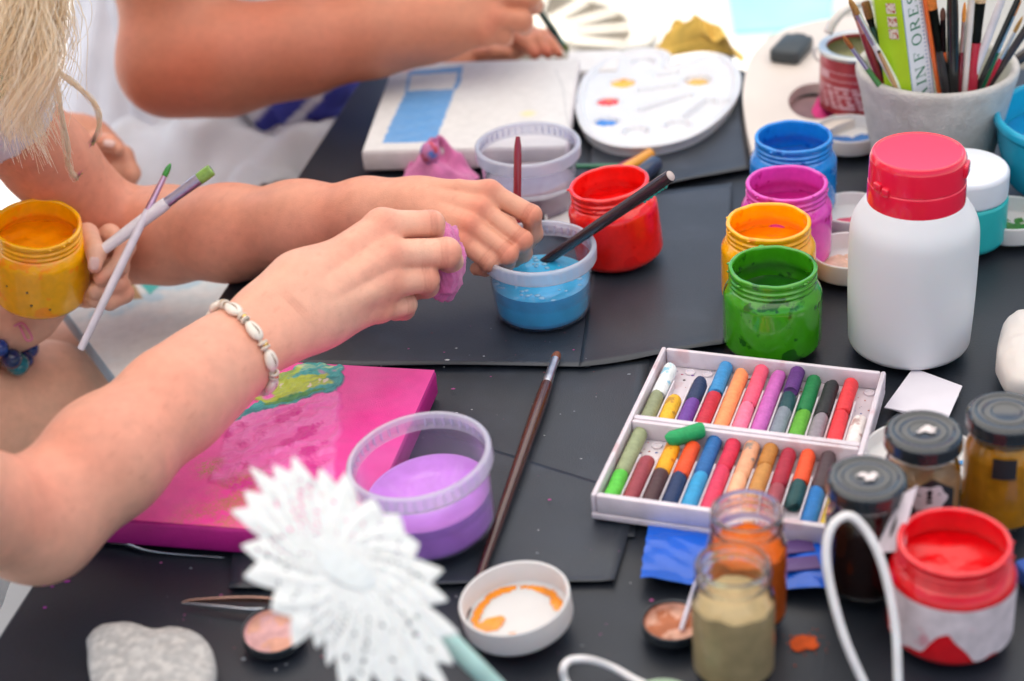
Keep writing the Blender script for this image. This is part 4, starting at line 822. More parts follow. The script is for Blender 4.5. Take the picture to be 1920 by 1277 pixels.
# blue crumpled plastic sheet under the pastel box
bl = [Q(*p, TZ)[:2] for p in ((1203, 1094), (1217, 975), (1560, 985), (1552, 1112))]
BSc = sum(bl)/4
def bsf(u, v):
    u2, v2 = u[:, None], v[:, None]; p = (bl[0]*(1-u2)+bl[3]*u2)*(1-v2)+(bl[1]*(1-u2)+bl[2]*u2)*v2; k = nz(np.stack([u*3.2, v*2], 1), 1, 31, 4)
    z = .0012+.0042*np.abs(k)*np.clip(4*(1-v), 0, 1)+.003*np.clip(.15-v, 0, .15)/.15*(.5+.5*np.sin(u*14)); p = p+.0022*np.stack([nz(np.stack([u*4, v*4], 1), 1, 4), nz(np.stack([u*5, v*4], 1), 1, 6)], 1)
    return np.concatenate([p-BSc, (z*np.clip((1.35-v)*1.6, .1, 1))[:, None]], 1)
mb = MB(); mb.grid(bsf, 90, 46); BS = tag(mb.build('plastic_sheet', M('blue_plastic', '#0058c8', .3, var=.16, vs=30, bump=.5, bs=160, coat=.2)), 'crumpled bright blue plastic sheet sticking out under the pastel box', 'plastic sheet'); BS.location = (*BSc, TZ)
mb = MB()
for i, (x, y) in enumerate(((1490, 1040), (1500, 1072))):
    c = Q(x, y, TZ)-np.array([*BSc, TZ]); mb.box(.022, .012, .0012, (rotz(.03), (c[0], c[1], .0052)), bev=.0005)
mb.build('mauve_patch', M('mauve_patch', '#5a3f78', .5, var=.12), BS, True, None, 40)
# ================================================================ powder jars
def gjar(px, py, z, label, powder, lev, r_=.0222, h=.074, lidded=False, seed=1, scratch=True, mound=.003):
    p = Q(px, py, z); J = thing('powder_jar', label, 'glass jar', (p[0], p[1], TZ), None, 'little glass jars of pigment powder')
    nk = r_*.90; hs = h-.017
    pr = [(0, .001), (r_-.006, 0), (r_, .004), (r_, hs-.006), (nk-.0012, hs+.003), (nk-.0012, hs+.0055), (nk, hs+.0065), (nk, hs+.0075), (nk-.0012, hs+.0085), (nk-.0012, hs+.0105), (nk, hs+.0115), (nk, h-.0012), (nk-.001, h), (nk-.0022, h), (nk-.0028, h-.002), (nk-.003, hs+.004), (r_-.0018, hs-.007), (r_-.0018, .006), (r_-.006, .003), (0, .0032)]
    mb = MB(); mb.lathe(fillet(pr, [0, .002, .004, .006, .002]+[.0005]*12+[.002]*2+[0], 3), 72); mb.build('glass', real_glass('jar_glass'), J, True, None, 60)
    mb = MB(); q = r_-.0016; ph_ = lambda a: 1
    k = [(0, .0034), (q-.004, .0034), (q, .007), (q, min(lev, hs-.0075))]
    if lev > hs-.006: k += [(nk-.0028, hs+.003), (nk-.0028, lev)]
    top = k[-1]; k += [(top[0]*.8, top[1]-.0008), (top[0]*.4, top[1]+mound*.6), (0, top[1]+mound)]
    mb.lathe(fillet(k, .0006, 2), 56, None, None, 0, lambda V: V+np.stack([0*V[:, 0], 0*V[:, 0], (V[:, 2] > lev-.004)*.0016*nz(V*200, 1, seed, 3)], 1))
    mb.build('pigment_powder', M('powder_'+powder, powder, .95, var=.14, vs=90, bump=.6, bs=900, spec=.1), J, True)
    if lidded:
        rl = nk+.0022; mb = MB(); z0 = h-.0085; zt_ = h+.0022
        pr = [(rl-.001, z0), (rl+.0004, z0+.0004), (rl, z0+.0018), (rl, zt_-.0022), (rl-.0022, zt_), (rl-.0045, zt_), (rl-.0055, zt_-.0011), (rl-.0085, zt_-.0013), (rl-.0092, zt_-.0003), (rl*.40, zt_-.0003), (rl*.36, zt_-.0010), (0, zt_-.0010)]
        mb.lathe(fillet(pr, .0007, 3), 64, None, None, 0, lambda V: V); L_ = mb.build('lid', M('lid_black', (.018, .023, .028), .16, var=.2, vs=60, coat=.6), J, True, None, 60)
        if scratch:
            rg = np.random.RandomState(seed+3); mb = MB()
            for _ in range(9):
                a, q = rg.uniform(0, 6.28), rg.uniform(0, .0055); w_ = rg.uniform(.001, .0035); w_ *= .8; pts = [(q*math.cos(a)*1.1+w_*rg.uniform(.45, 1.3)*math.cos(t)*1.3, q*math.sin(a)*.8+w_*rg.uniform(.4, 1.1)*math.sin(t)) for t in np.linspace(0, 6.28, 13)[:-1]]; mb.prism(pts, zt_-.0004, zt_+.0001+_*.00002, None)
            mb.build('torn_sticker', M('sticker_rest', (.72, .64, .62), .7, var=.1), L_, False)
    return J, r_
OP, _r = gjar(1400, 956, .074+TZ, 'open glass jar of orange powder in front of the pastel box', '#f07022', .050, seed=2)
BP_, _r = gjar(1374, 1056, .074+TZ, 'open glass jar of beige powder, cut by the lower edge of the picture', '#d4b888', .050, seed=3)
BR, rB = gjar(1626, 884, .079+TZ, 'glass jar of dark brown powder under a scratched black lid, with a paper tag', '#2c1613', .050, lidded=True, seed=4)
TN, rT = gjar(1733, 797, .079+TZ, 'glass jar of tan powder with a black and white label and scratched lid', '#d2a074', .050, lidded=True, seed=9)
OR, rO = gjar(1888, 762, .079+TZ, 'glass jar of mustard orange powder at the right edge, black square on it', '#f0a024', .056, lidded=True, seed=6, scratch=False)
def arcpanel(name, J, a0, a1, z0, z1, rr, m, shape=None, n=20, parent=None):
    mb = MB()
    def f(u, v):
        a = a0+(a1-a0)*u; lo = z0+0*u; hi = z1+0*u
        if shape == 'gable': hi = z1-(z1-z0)*.35*np.abs(u-.5)*2
        z = lo+(hi-lo)*v; return np.stack([rr*np.cos(a), rr*np.sin(a), z], 1)
    mb.grid(f, n, 8); return mb.build(name, m, parent or J)
ink = M('ink_black', (.02, .02, .022), .5)
arcpanel('square_label', OR, rad(-121), rad(-86), .043, .057, rO+.0004, ink)
lb_ = arcpanel('black_label', TN, rad(-128), rad(-50), .024, .0575, rT+.0004, ink, 'gable')
mb = MB(); wht = M('label_white', (.74, .66, .68), .6)
def bend(pts, a_c, rr): return [(rr*math.cos(a_c+x/rr), rr*math.sin(a_c+x/rr), z) for x, z in pts]
ac = rad(-92); rr = rT+.0007
n_r = 9; t_ = np.linspace(0, 2*math.pi, 61)[:-1]; bl_ = [((.0108+.0010*math.cos(6*t))*math.cos(t)*k/(n_r-1), .0425+(.0098+.0009*math.cos(6*t))*math.sin(t)*k/(n_r-1)) for k in range(n_r) for t in t_]
mb.add(bend(bl_, ac, rr), [(k*60+i, k*60+(i+1) % 60, (k+1)*60+(i+1) % 60, (k+1)*60+i) for k in range(n_r-1) for i in range(60)]); mb.build('white_badge', wht, lb_)
mb = MB(); rr = rT+.0010
lamp = [(-.0012, .0425), (.0012, .0425), (.0020, .0405), (-.0020, .0405)]; mb.add(bend(lamp, ac, rr), [(0, 1, 2, 3)])
mb.add(bend([(-.0018, .0432), (.0018, .0432), (.0010, .0460), (.0018, .0485), (0, .0505), (-.0018, .0485), (-.0010, .0460)], ac, rr), [tuple(range(7))])
for sx in (-1, 1):
    mb.add(bend([(sx*.0058-.0007, .0457), (sx*.0058+.0007, .0457), (sx*.0058+.0007, .0467), (sx*.0058-.0007, .0467)], ac, rr), [(0, 1, 2, 3)])
mb.build('lamp_emblem', ink, lb_)
def text_obj(s, size, name, m, parent, fn):
    cu = bpy.data.curves.new(name, 'FONT'); cu.body = s; cu.size = size; cu.align_x = 'CENTER'; cu.resolution_u = 3
    t_ = bpy.data.objects.new('tmp_text', cu); COL.objects.link(t_); dg = bpy.context.evaluated_depsgraph_get(); me = bpy.data.meshes.new_from_object(t_.evaluated_get(dg)); bpy.data.objects.remove(t_)
    V = [fn(v.co.x, v.co.y) for v in me.vertices]; F = [tuple(p.vertices) for p in me.polygons]; return mesh_obj(name, V, F, m, parent, False)
text_obj('organic given', .0050, 'label_text', ink, lb_, lambda x, y: bend([(x, .0345+y*.9)], ac, rr)[0])
# tag on the brown jar
tp = [P(1640, 1036, 1.005), P(1696, 1034, .995), P(1700, 985, .995), P(1722, 908, 1.0), P(1684, 930, 1.01), P(1664, 985, 1.012)]
bl0 = np.array(BR.location)
def tg(u, v):
    l = spline(np.array([P(1640, 1036, .994), P(1662, 985, .993), P(1688, 928, .990)]), 40); r2 = spline(np.array([P(1697, 1032, .985), P(1702, 980, .984), P(1721, 909, .982)]), 40)
    k = (v*39).astype(int); return l[k]*(1-u[:, None])+r2[k]*u[:, None]+_F*(-.002*np.sin(u*3.1))[:, None]-bl0
mb = MB(); mb.grid(tg, 12, 14); TG = mb.build('paper_tag', M('tag_paper', (.74, .64, .68), .65, var=.06, vs=100), BR)
mb = MB()
def tg2(u, v): return tg(.30+.16*u*np.sin(3.14*np.clip(v, .05, .95))-.06*np.sin(3.14*v), .30+.36*v)-_F*.0009
mb.grid(tg2, 5, 14); mb.build('printed_mark', ink, TG)
# ================================================================ dark jar lids lying open side up
def dlid(px, py, r_, label, powder, tip=None, c2=None):
    p = Q(px, py, TZ+.003); L_ = thing('upturned_cap', label, 'lid', (p[0], p[1], TZ), tip, 'upturned black jar lids')
    pr = [(0, 0), (r_-.0012, 0), (r_, .0012), (r_, .0068), (r_-.0006, .0076), (r_-.0014, .0070), (r_-.0016, .0014), (0, .0014)]
    mb = MB(); mb.lathe(fillet(pr, .0006, 3), 56); mb.build('shell', M('lid_black', (.018, .023, .028), .16), L_, True, None, 60)
    mb = MB(); mb.lathe(fillet([(r_-.0017, .0060), (r_*.90, .0050), (r_*.84, .0030), (r_*.80, .0024), (r_*.70, .0019), (0, .0019)], .0004, 3), 56); mb.build('powder_lining', M('lining_'+powder, powder, .85, var=.2, vs=130, bump=.6, bs=500, c2=c2, thr=.52), L_)
    return L_
dlid(513, 1188, .0182, 'black lid lined with pale pink powder beside the tweezers', '#d3a3a2', tilt((1, .2), 8), '#cf9a86')
OLd = dlid(1262, 1173, .0178, 'black lid dusted with orange powder beside the beige powder jar', '#b9714f', None, '#d6a690')
s0, s1 = Q(1277, 1181, TZ+.004), P(1318, 1052, 1.035)
brush('thin white plastic stick leaning from the orange dusted lid onto the beige jar', s0, s1, '#d9d6e4', .0015, 0, 0, prof=((0, 1), (1, 1)), name='plastic_stick')
sp = Q(1507, 1195, TZ); mb = MB(); r = np.random.RandomState(4)
def spf(u, v):
    a = u*6.2832; R = .0068*v*(1+.38*nz(np.stack([np.cos(a), np.sin(a)], 1)*2.2, 1, 8, 3)); return np.stack([R*np.cos(a), R*np.sin(a), .0003+.0011*(1-v)*(1+.4*nz(np.stack([R*np.cos(a), R*np.sin(a)], 1), 400, 3))], 1)
mb.grid(spf, 44, 8)
for k in range(30):
    a, q, s = r.uniform(0, 6.28), .006+abs(r.normal())*.005, r.uniform(.0002, .0006); mb.ball((q*math.cos(a), q*math.sin(a), s*.3), s, 6)
o = mb.build('spilt_powder', M('powder_spill', '#d0541c', .95, var=.2, vs=300)); o.location = (sp[0], sp[1], TZ-.0042); tag(o, 'little spill of orange powder on the black table top', 'powder')
# flecks of dry paint on the black paper
r = np.random.RandomState(12); mb = MB()
for k in range(260):
    x, y = r.uniform(300, 1340), r.uniform(560, 1260); q = Q(x, y, TZ-.0005 if y < 1090 else .0022); s = r.uniform(.00012, .0005)*(1 if r.rand() < .9 else 2); mb.ball(q, (s*r.uniform(1, 2.5), s, s*.5), 6, r.choice(['#c9ccd2', '#9aa0a8', '#c05a9a', '#7a4450', '#d8d8d8']))
o = mb.build('paint_flecks', M('fleck', vcol=True, rough=.7)); tag(o, 'tiny flecks of dried paint scattered over the black paper', 'flecks', kind='stuff')
mb = MB(); r = np.random.RandomState(3)
for px in ((128, 1082), (132, 1076), (126, 1090), (98, 1100), (83, 1098), (84, 1139)):
    q = Q(*px, .0006); mb.ball(q, (.0012+.001*r.rand(), .0006+.0008*r.rand(), .0003), 8)
o = mb.build('pink_splash', M('pink_splash', '#b23aa8', .4)); tag(o, 'small magenta paint splashes near the table edge under the elbow', 'splash', kind='stuff')
# ================================================================ tweezers, wire, stone, card, cords
t0 = Q(340, 1131, .004); TW = thing('tweezers', 'steel and copper coloured tweezers lying beside the grey stone', 'tweezers', t0)
for pth, c, nm in ((((340, 1131), (360, 1127), (430, 1124), (480, 1124), (520, 1128), (556, 1136)), '#c79a86', 'upper_arm'), (((340, 1132), (362, 1134), (420, 1141), (470, 1146), (520, 1143), (556, 1138)), '#cfd2d6', 'lower_arm')):
    pts = spline([Q(*p, .0046)-t0 for p in pth], 30); rr = np.interp(np.linspace(0, 1, 30), [0, .1, .4, .8, 1], [.0006, .0010, .0022, .0024, .0024]); mb = MB(); mb.tube(pts, rr, 12, flat=((0, 0, 1), .30)); mb.build(nm, M('tweezer_'+c, c, .2, 1.0, .06), TW)
pts = spline([Q(*p, z)-Q(200, 1015, .003) for p, z in (((150, 1020), .003), ((200, 1015), .004), ((235, 1020), .004), ((275, 1033), .003), ((330, 1040), .002), ((420, 1046), .002))], 40)
mb = MB(); mb.tube(pts, np.interp(np.linspace(0, 1, 40), [0, .3, 1], [.0018, .0022, .0004]), 10, flat=((0, 0, 1), .35)); o = mb.build('metal_wire', M('steel', (.6, .6, .62), .25, 1.0)); o.location = Vector(Q(200, 1015, .003)); tag(o, 'curved silver metal strip along the near edge of the pink canvas', 'metal strip')
def stone(name, label, pix, H, mat_, cat='stone', z0=0.0, pw=2.4):
    o2 = spline([Q(*p, z0+H*.45)[:2] for p in list(pix)+[pix[0]]], 81)[:-1]; o2 = o2 if np.sum(o2[:, 0]*np.roll(o2[:, 1], -1)-np.roll(o2[:, 0], -1)*o2[:, 1]) > 0 else o2[::-1]; c = o2.mean(0); V = []; k = 26; n = len(o2)
    for i in range(k):
        t = math.pi*(i/(k-1)-.5); s = abs(math.cos(t))**(2/pw); z = H/2+H/2*math.copysign(abs(math.sin(t))**(2/pw), math.sin(t)); s = max(s, .015); W_ = np.concatenate([(o2-c)*s, np.full((n, 1), z)], 1); V.append(W_)
    V = np.concatenate(V); V = V*(1+.02*nz(V*60, 1, 5)[:, None]*np.array([1, 1, .6])); V[:, 2] += .0012*nz(V*150, 1, 7)*(V[:, 2] > H*.4)
    F = [(i*n+j, i*n+(j+1) % n, (i+1)*n+(j+1) % n, (i+1)*n+j) for i in range(k-1) for j in range(n)]; F += [tuple(range(n))[::-1], tuple(range((k-1)*n, k*n))]
    o = mesh_obj(name, V, F, mat_); o.location = (c[0], c[1], z0); return tag(o, label, cat)
stone('grey_stone', 'smooth pale grey heart shaped stone at the lower left of the table', ((163, 1205), (178, 1182), (215, 1176), (255, 1180), (290, 1192), (330, 1186), (372, 1194), (398, 1222), (406, 1262), (398, 1310), (350, 1350), (280, 1365), (205, 1345), (175, 1300), (166, 1250)), .020, M('stone', (.42, .41, .395), .7, var=.16, vs=220, bump=.8, bs=500, c2=(.50, .485, .46), thr=.52))
stone('white_stone', 'smooth cream white stone cut by the right edge, above the orange powder jar', ((1866, 690), (1872, 645), (1890, 612), (1935, 600), (1985, 612), (2000, 670), (1990, 715), (1940, 735), (1890, 728)), .030, M('cream_stone', (.72, .66, .61), .5, var=.06, vs=20, sss=.25), z0=TZ, pw=3)
mb = MB()
for i, pix in enumerate((((1658, 768), (1712, 694), (1804, 728), (1776, 792), (1720, 812)), ((1662, 766), (1716, 699), (1798, 742), (1770, 800), (1720, 806)))):
    q = [Q(*p, TZ)[:2] for p in pix[:4]]; q = np.array([q[0], q[3], q[2], q[1]]); c = Q(1735, 745, TZ)[:2]; a = q-c
    if np.sum(a[:, 0]*np.roll(a[:, 1], -1)-np.roll(a[:, 0], -1)*a[:, 1]) < 0: a = a[::-1]
    mb.prism(a, .0003+.0009*(1-i), .0010+.0009*(1-i))
c = Q(1735, 745, TZ); o = mb.build('paper_cards', M('card_white', (.74, .70, .76), .6, var=.03, vs=60), None, False); o.location = Vector((c[0], c[1], TZ)); tag(o, 'two plain white paper cards lying behind the jar of tan powder', 'cards')
cm = M('cord_white', (.76, .73, .73), .45, sss=.2)
lp_ = [(1652, 1345), (1618, 1277), (1583, 1195), (1558, 1105), (1549, 1035), (1560, 987), (1590, 967), (1620, 990), (1648, 1040), (1668, 1110), (1680, 1190), (1684, 1277), (1686, 1350)]
pts = spline([P(x, y, .958) for x, y in lp_], 90); pts[:, 2] = np.maximum(pts[:, 2], .006); mb = MB(); mb.tube(pts, .0024, 12); o = mb.build('cord_loop', cm, None, True, pts[0]); tag(o, 'tall white elastic cord loop standing beside the near red jar', 'cord')
pts = spline([Q(x, y, .008+.008*(k in (3, 4, 5))) for k, (x, y) in enumerate(((1250, 1300), (1195, 1277), (1150, 1252), (1105, 1237), (1070, 1238), (1056, 1254), (1062, 1282), (1085, 1320), (1140, 1350)))], 60); mb = MB(); mb.tube(pts, .0022, 12); o = mb.build('cord_loop', cm, None, True, pts[0]); tag(o, 'white cord loop lying at the lower edge of the picture', 'cord')
lid(1243, 1318, 'pale green lid cut off by the lower edge of the picture', .019, .012, tip=None, z=0.001, smat=M('lid_green', '#a9bfa0', .4, sss=.1))
bs_ = Q(1935, 1080, .01); mb = MB(); mb.box(.03, .035, .012, (rotz(.3), (0, 0, 0)), bev=.002); o = mb.build('blue_card_box', M('blue_card', '#3b62b8', .5)); o.location = (bs_[0]+.012, bs_[1], .0005); tag(o, 'small blue box at the right edge beside the near red jar', 'box')
# ================================================================ lace flower on a mint stick
lc = P(648, 1066, .865); nrm = -_F*.86+np.array([.05, 0, .50]); lxs = _R+_U*0
FRl = frame(nrm, _R*.80-_U*.60); LF = thing('lace_flower', 'white starched lace flower on a mint green stick, blurred in the foreground', 'ornament', lc)
lace = M('lace_thread', (.76, .745, .725), .85, var=.06, vs=300, bump=.7, bs=800, sss=.25)
r = np.random.RandomState(9)
tips = [(370, 20), (520, 92), (665, 118), (815, 262), (958, 345), (1068, 505), (1204, 655), (1228, 825), (1292, 1010), (1262, 1180), (1240, 1330), (1080, 1350), (930, 1360), (770, 1340), (640, 1330), (560, 1186), (500, 1085), (370, 1078), (255, 880), (98, 690), (82, 515), (22, 320), (98, 212), (128, 78), (262, 72)]
pn = FRl[:, 2]
def onplane(zx, zy):
    d = _ray(420+zx/2.922, 840+zy/2.922); return (_C+d*((lc-_C)@pn)/(d@pn)-lc)@FRl
T3 = np.array([onplane(*q)[:2] for q in tips]); ta = np.arctan2(T3[:, 1], T3[:, 0]); o_ = np.argsort(ta); T3, ta = T3[o_], ta[o_]; tr = np.hypot(*T3.T); NTp = len(ta)
va = ta+((np.roll(ta, -1)-ta) % (2*math.pi))*.46; vr = np.minimum(tr, np.roll(tr, -1))*r.uniform(.83, .89, NTp)
ka = np.concatenate([ta, va]); kr = np.concatenate([tr, vr]); ks = np.concatenate([.95*tr, .5*(tr+np.roll(tr, -1))*.93]); o_ = np.argsort(ka % (2*math.pi)); ka, kr, ks = (ka % (2*math.pi))[o_], kr[o_], ks[o_]
ka = np.concatenate([[ka[-1]-2*math.pi], ka, [ka[0]+2*math.pi]]); kr = np.concatenate([[kr[-1]], kr, [kr[0]]]); ks = np.convolve(np.concatenate([ks[-3:], ks, ks[:3]]), np.ones(5)/5, 'same')[2:-2]
kid = np.arange(len(ka))
NA, NR = 400, 56
def lacept(a, rr):
    am = a % (2*math.pi); f = np.interp(am, ka, kid); R1 = np.interp(am, ka, kr); R0_ = np.interp(am, ka, ks)*.90; w = np.clip((rr-.66)/.34, 0, 1)**1.2
    R = R0_*(1-w)+R1*w; x = rr*R*np.cos(a); y = rr*R*np.sin(a); ph = f*.5-2.6*(1-rr)+.2*np.sin(a*3+rr*5); rib = np.abs(np.cos(math.pi*ph))**4
    z = .0011*rib*np.clip(rr*2.2-.3, 0, 1)+.0014*np.sin(a*3+1)*rr**2-.006*rr**2; return np.stack([x, y, z], 1), rib, ph
A_, R_ = np.meshgrid(np.arange(NA)*2*math.pi/NA, np.linspace(.02, 1, NR), indexing='ij'); V, rib, ph = lacept(A_.ravel(), R_.ravel()); rib = rib.reshape(NA, NR); ph = ph.reshape(NA, NR); F = []
net = r.rand(40) < .45
for i in range(NA):
    for j in range(NR-1):
        sec = int(math.floor(ph[i, j]+.5)) % 40
        if rib[i, j] < .55 and .34 < j/NR < .86 and (j % 4 in (0, 1)) and ((i+3*(j//4)) % 6 in (0, 1, 2)) and (net[sec] or (i//6*7+j//4*3) % 5 == 0): continue
        F.append((i*NR+j, ((i+1) % NA)*NR+j, ((i+1) % NA)*NR+j+1, i*NR+j+1))
F.append(tuple(i*NR for i in range(NA))[::-1])
oo = mesh_obj('lace_petals', V@FRl.T, F, lace, LF); sm = oo.modifiers.new('thick', 'SOLIDIFY'); sm.thickness = .0009; sm.offset = 0
mb = MB(); tt = np.linspace(-1, 1, 14)
mb.tube([np.array([x*.0165, .0006*math.sin(x*2), 0.0009-.0008*x*x])@FRl.T for x in tt], .0078*np.sqrt(np.clip(1.02-tt**2, .02, 1)), 16, flat=(FRl[:, 1], .05)); mb.build('lace_heart', lace, LF)
sb = Q(1060, 1420, .008)
mb = MB(); mb.tube([P(790, 1150, .876)-lc, P(850, 1208, .880)-lc, sb-lc], [.0046, .0048, .0050], 14); mb.build('stick', M('mint_stick', '#bfe3da', .45, sss=.2), LF)
# ================================================================ people
def smin(a, b, k):
    h = np.maximum(k-np.abs(a-b), 0)/k; return np.minimum(a, b)-h*h*k*.25
def cone(p, a, b, ra, rb):
    ab = b-a; w = p-a; t = np.clip((w@ab)/(ab@ab+1e-15), 0, 1); d = w-t[:, None]*ab
    return np.sqrt(np.einsum('ij,ij->i', d, d))-(ra+(rb-ra)*t)
def field(groups):
    """groups: (list of cones, blend inside the group, blend with what came before)"""
    G = [([(np.asarray(a, np.float32), np.asarray(b, np.float32), ra, rb) for a, b, ra, rb in pr], ki, kb) for pr, ki, kb in groups]
    def f(p):
        D = None
        for pr, ki, kb in G:
            d = None
            for a, b, ra, rb in pr:
                e = cone(p, a, b, ra, rb); d = e if d is None else smin(d, e, ki)
            D = d if D is None else smin(D, d, kb)
        return D
    lo = np.min([np.minimum(a-ra, b-rb) for pr, _, _ in groups for a, b, ra, rb in pr], 0)-.014; hi = np.max([np.maximum(a+ra, b+rb) for pr, _, _ in groups for a, b, ra, rb in pr], 0)+.014
    return f, lo, hi
def skin_mesh(groups, h, extra=None):
    """one closed surface round the blended limbs (surface nets on a grid)"""
    f0, lo, hi = field(groups); f = f0 if extra is None else (lambda p: f0(p)+extra(p))
    lo = lo-3*h; B = 8; nb = np.ceil((hi+3*h-lo)/(h*B)).astype(int); N = nb*B+1
    bi = np.stack(np.meshgrid(*[np.arange(k) for k in nb], indexing='ij'), -1).reshape(-1, 3)
    cd_ = f0((lo+(bi+.5)*B*h).astype(np.float32)); act = np.abs(cd_) < B*h*1.0+.008
    val = np.repeat(np.repeat(np.repeat(cd_.reshape(nb).astype(np.float32), B, 0), B, 1), B, 2); val = np.pad(val, ((0, 1),)*3, mode='edge')
    off = np.stack(np.meshgrid(*[np.arange(B+1)]*3, indexing='ij'), -1).reshape(-1, 3)
    ab = bi[act]
    for s in range(0, len(ab), 300):
        ix = (ab[s:s+300, None, :]*B+off[None]).reshape(-1, 3); val[ix[:, 0], ix[:, 1], ix[:, 2]] = f((lo+ix*h).astype(np.float32))
    neg = val < 0; c8 = [neg[a:N[0]-1+a, b:N[1]-1+b, c:N[2]-1+c] for a in (0, 1) for b in (0, 1) for c in (0, 1)]
    al = c8[0].copy(); an = c8[0].copy()
    for q in c8[1:]: al &= q; an |= q
    mixd = an & ~al; cells = np.argwhere(mixd); idx = np.full(mixd.shape, -1, np.int32); idx[mixd] = np.arange(len(cells))
    acc = np.zeros((len(cells), 3)); cnt = np.zeros(len(cells))
    cor = [(a, b, c) for a in (0, 1) for b in (0, 1) for c in (0, 1)]
    cv = {q: val[cells[:, 0]+q[0], cells[:, 1]+q[1], cells[:, 2]+q[2]] for q in cor}
    for a in cor:
        for ax_ in range(3):
            if a[ax_]: continue
            b = tuple(1 if i == ax_ else a[i] for i in range(3)); va, vb = cv[a], cv[b]; m = (va < 0) != (vb < 0); t = np.where(m, va/(va-vb+1e-20), 0)
            p = np.tile(np.array(a, float), (len(cells), 1)); p[:, ax_] += t; acc[m] += p[m]; cnt[m] += 1
    V = lo+(cells+acc/np.maximum(cnt, 1)[:, None])*h
    F = []
    for ax_ in range(3):
        o1, o2 = [(1, 2), (2, 0), (0, 1)][ax_]; sl = [slice(1, -1)]*3; sl[ax_] = slice(0, -1); sa = tuple(sl); sl2 = list(sl); sl2[ax_] = slice(1, None); A = neg[sa]; Bq = neg[tuple(sl2)]; ed = np.argwhere(A != Bq)
        if not len(ed): continue
        base = ed.copy(); base[:, o1] += 1; base[:, o2] += 1; sg = A[ed[:, 0], ed[:, 1], ed[:, 2]]
        def ci(d1, d2):
            q = base.copy(); q[:, o1] -= d1; q[:, o2] -= d2; return idx[q[:, 0], q[:, 1], q[:, 2]]
        q = np.stack([ci(1, 1), ci(0, 1), ci(0, 0), ci(1, 0)], 1); q[~sg] = q[~sg][:, ::-1]; F.append(q)
    F = np.concatenate(F); F = F[(F >= 0).all(1)]
    e = h*.5
    for _ in range(2):
        p = V.astype(np.float64); d = f(p); g = np.stack([f(p+np.eye(3)[i]*e)-f(p-np.eye(3)[i]*e) for i in range(3)], 1)/(2*e); gn = np.linalg.norm(g, axis=1)+1e-6; V = V-g/gn[:, None]*np.clip(d/gn, -h, h)[:, None]*.9
    return V, F
def J(*a): return P(a[0], a[1], a[2])
def limb(pts):
    """pts: (px, py, distance, radius in photo pixels)"""
    return [(J(*a[:3]), J(*b[:3]), PX(a[3], a[2]), PX(b[3], b[2])) for a, b in zip(pts[:-1], pts[1:])]
SK = {'A': '#c37d5f', 'B': '#dd9d81', 'C': '#e8b298'}
def skinmat(k):
    m = M('skin_'+k, vcol=True, rough=.46, var=.05, vs=140, bump=.4, bs=1100, spec=.45); b = m.node_tree.nodes['Principled BSDF']
    b.inputs['Subsurface Weight'].default_value = .14; b.inputs['Subsurface Radius'].default_value = (1, .35, .22); b.inputs['Subsurface Scale'].default_value = .007
    return m
def skincol(V, k, reds=()):
    c = np.tile(np.array(SK_[k]), (len(V), 1)); n1 = nz(V, 45, 3, 4); n2_ = nz(V, 160, 5, 3); c = c*(1+.05*n1+.035*n2_)[:, None]*np.stack([1+.0*n1, 1-.05*n1, 1-.06*n1], 1)
    for q, r_, s in reds:
        w = s*np.exp(-(np.linalg.norm(V-q, axis=1)/r_)**2); c = c*(1-w[:, None]*np.array([.06, .38, .42]))
    for q, d_ in CREASE.get(k, ()):
        w_ = V-q; s_ = w_@d_; l_ = np.linalg.norm(w_-s_[:, None]*d_, axis=1); g_ = sum(np.exp(-((s_-o)/.0008)**2) for o in (-.0019, 0, .0019))*np.exp(-(l_/.012)**2)*.5; c = c*(1-np.clip(g_, 0, .7)[:, None]*np.array([.55, .8, .85]))
    for q in MOLE.get(k, ()): w_ = np.exp(-(np.linalg.norm(V-q, axis=1)/.0013)**2)*.5; c = c*(1-w_[:, None]*np.array([.6, .8, .85]))
    fr = np.clip((nz(V, 520, 17, 2)-.93)*9, 0, 1)*.10; return c*(1-fr[:, None]*np.array([.5, .75, .8]))
SK_ = {k: np.array(S(v)) for k, v in SK.items()}
CREASE = {}; MOLE = {}
def crease(k, *pairs): CREASE.setdefault(k, []).extend([(J(*b), (J(*b)-J(*a))/np.linalg.norm(J(*b)-J(*a))) for a, b in pairs])
def body(name, label, key, pieces, reds, group=None):
    Vs, Fs, n = [], [], 0
    cr_ = CREASE.get(key, ())
    def ex_(p):
        o = np.zeros(len(p))
        for q, d_ in cr_:
            w_ = p-q; n_ = np.einsum('ij,ij->i', w_, w_); m_ = n_ < .0007
            if m_.any():
                s_ = w_[m_]@d_; o[m_] += .00055*sum(np.exp(-((s_-k)/.0007)**2) for k in (-.0021, 0, .0021))*np.exp(-np.maximum(n_[m_]-s_*s_, 0)/.012**2)
        return o
    for g, h in pieces:
        V, F = skin_mesh(g, h, ex_ if (cr_ and h < .002) else None); Vs.append(V); Fs.append(F+n); n += len(V)
    V = np.concatenate(Vs); F = np.concatenate(Fs); o = mesh_obj(name, V, F, skinmat(key), None, True, skincol(V, key, reds)); return tag(o, label, 'person', group)
def nail(parent, ctr, nrm, fwd, ln=.0085, wd=.0065, key='C'):
    fr = frame(nrm, np.cross(fwd, nrm)); mb = MB(); n = 9
    def f(u, v):
        x = (u-.5)*2; y = (v-.5)*2; s = np.sqrt(np.clip(1-np.abs(y)**4*.6, .1, 1)); X = x*wd/2*s; return np.stack([X, y*ln/2, .0009-.0016*x*x-.0006*y*y], 1)@fr.T+ctr
    mb.grid(f, n, n); return mb.build('fingernail', M('nail', (.75, .50, .45), .22, var=.03, coat=.4, sss=.2), parent)
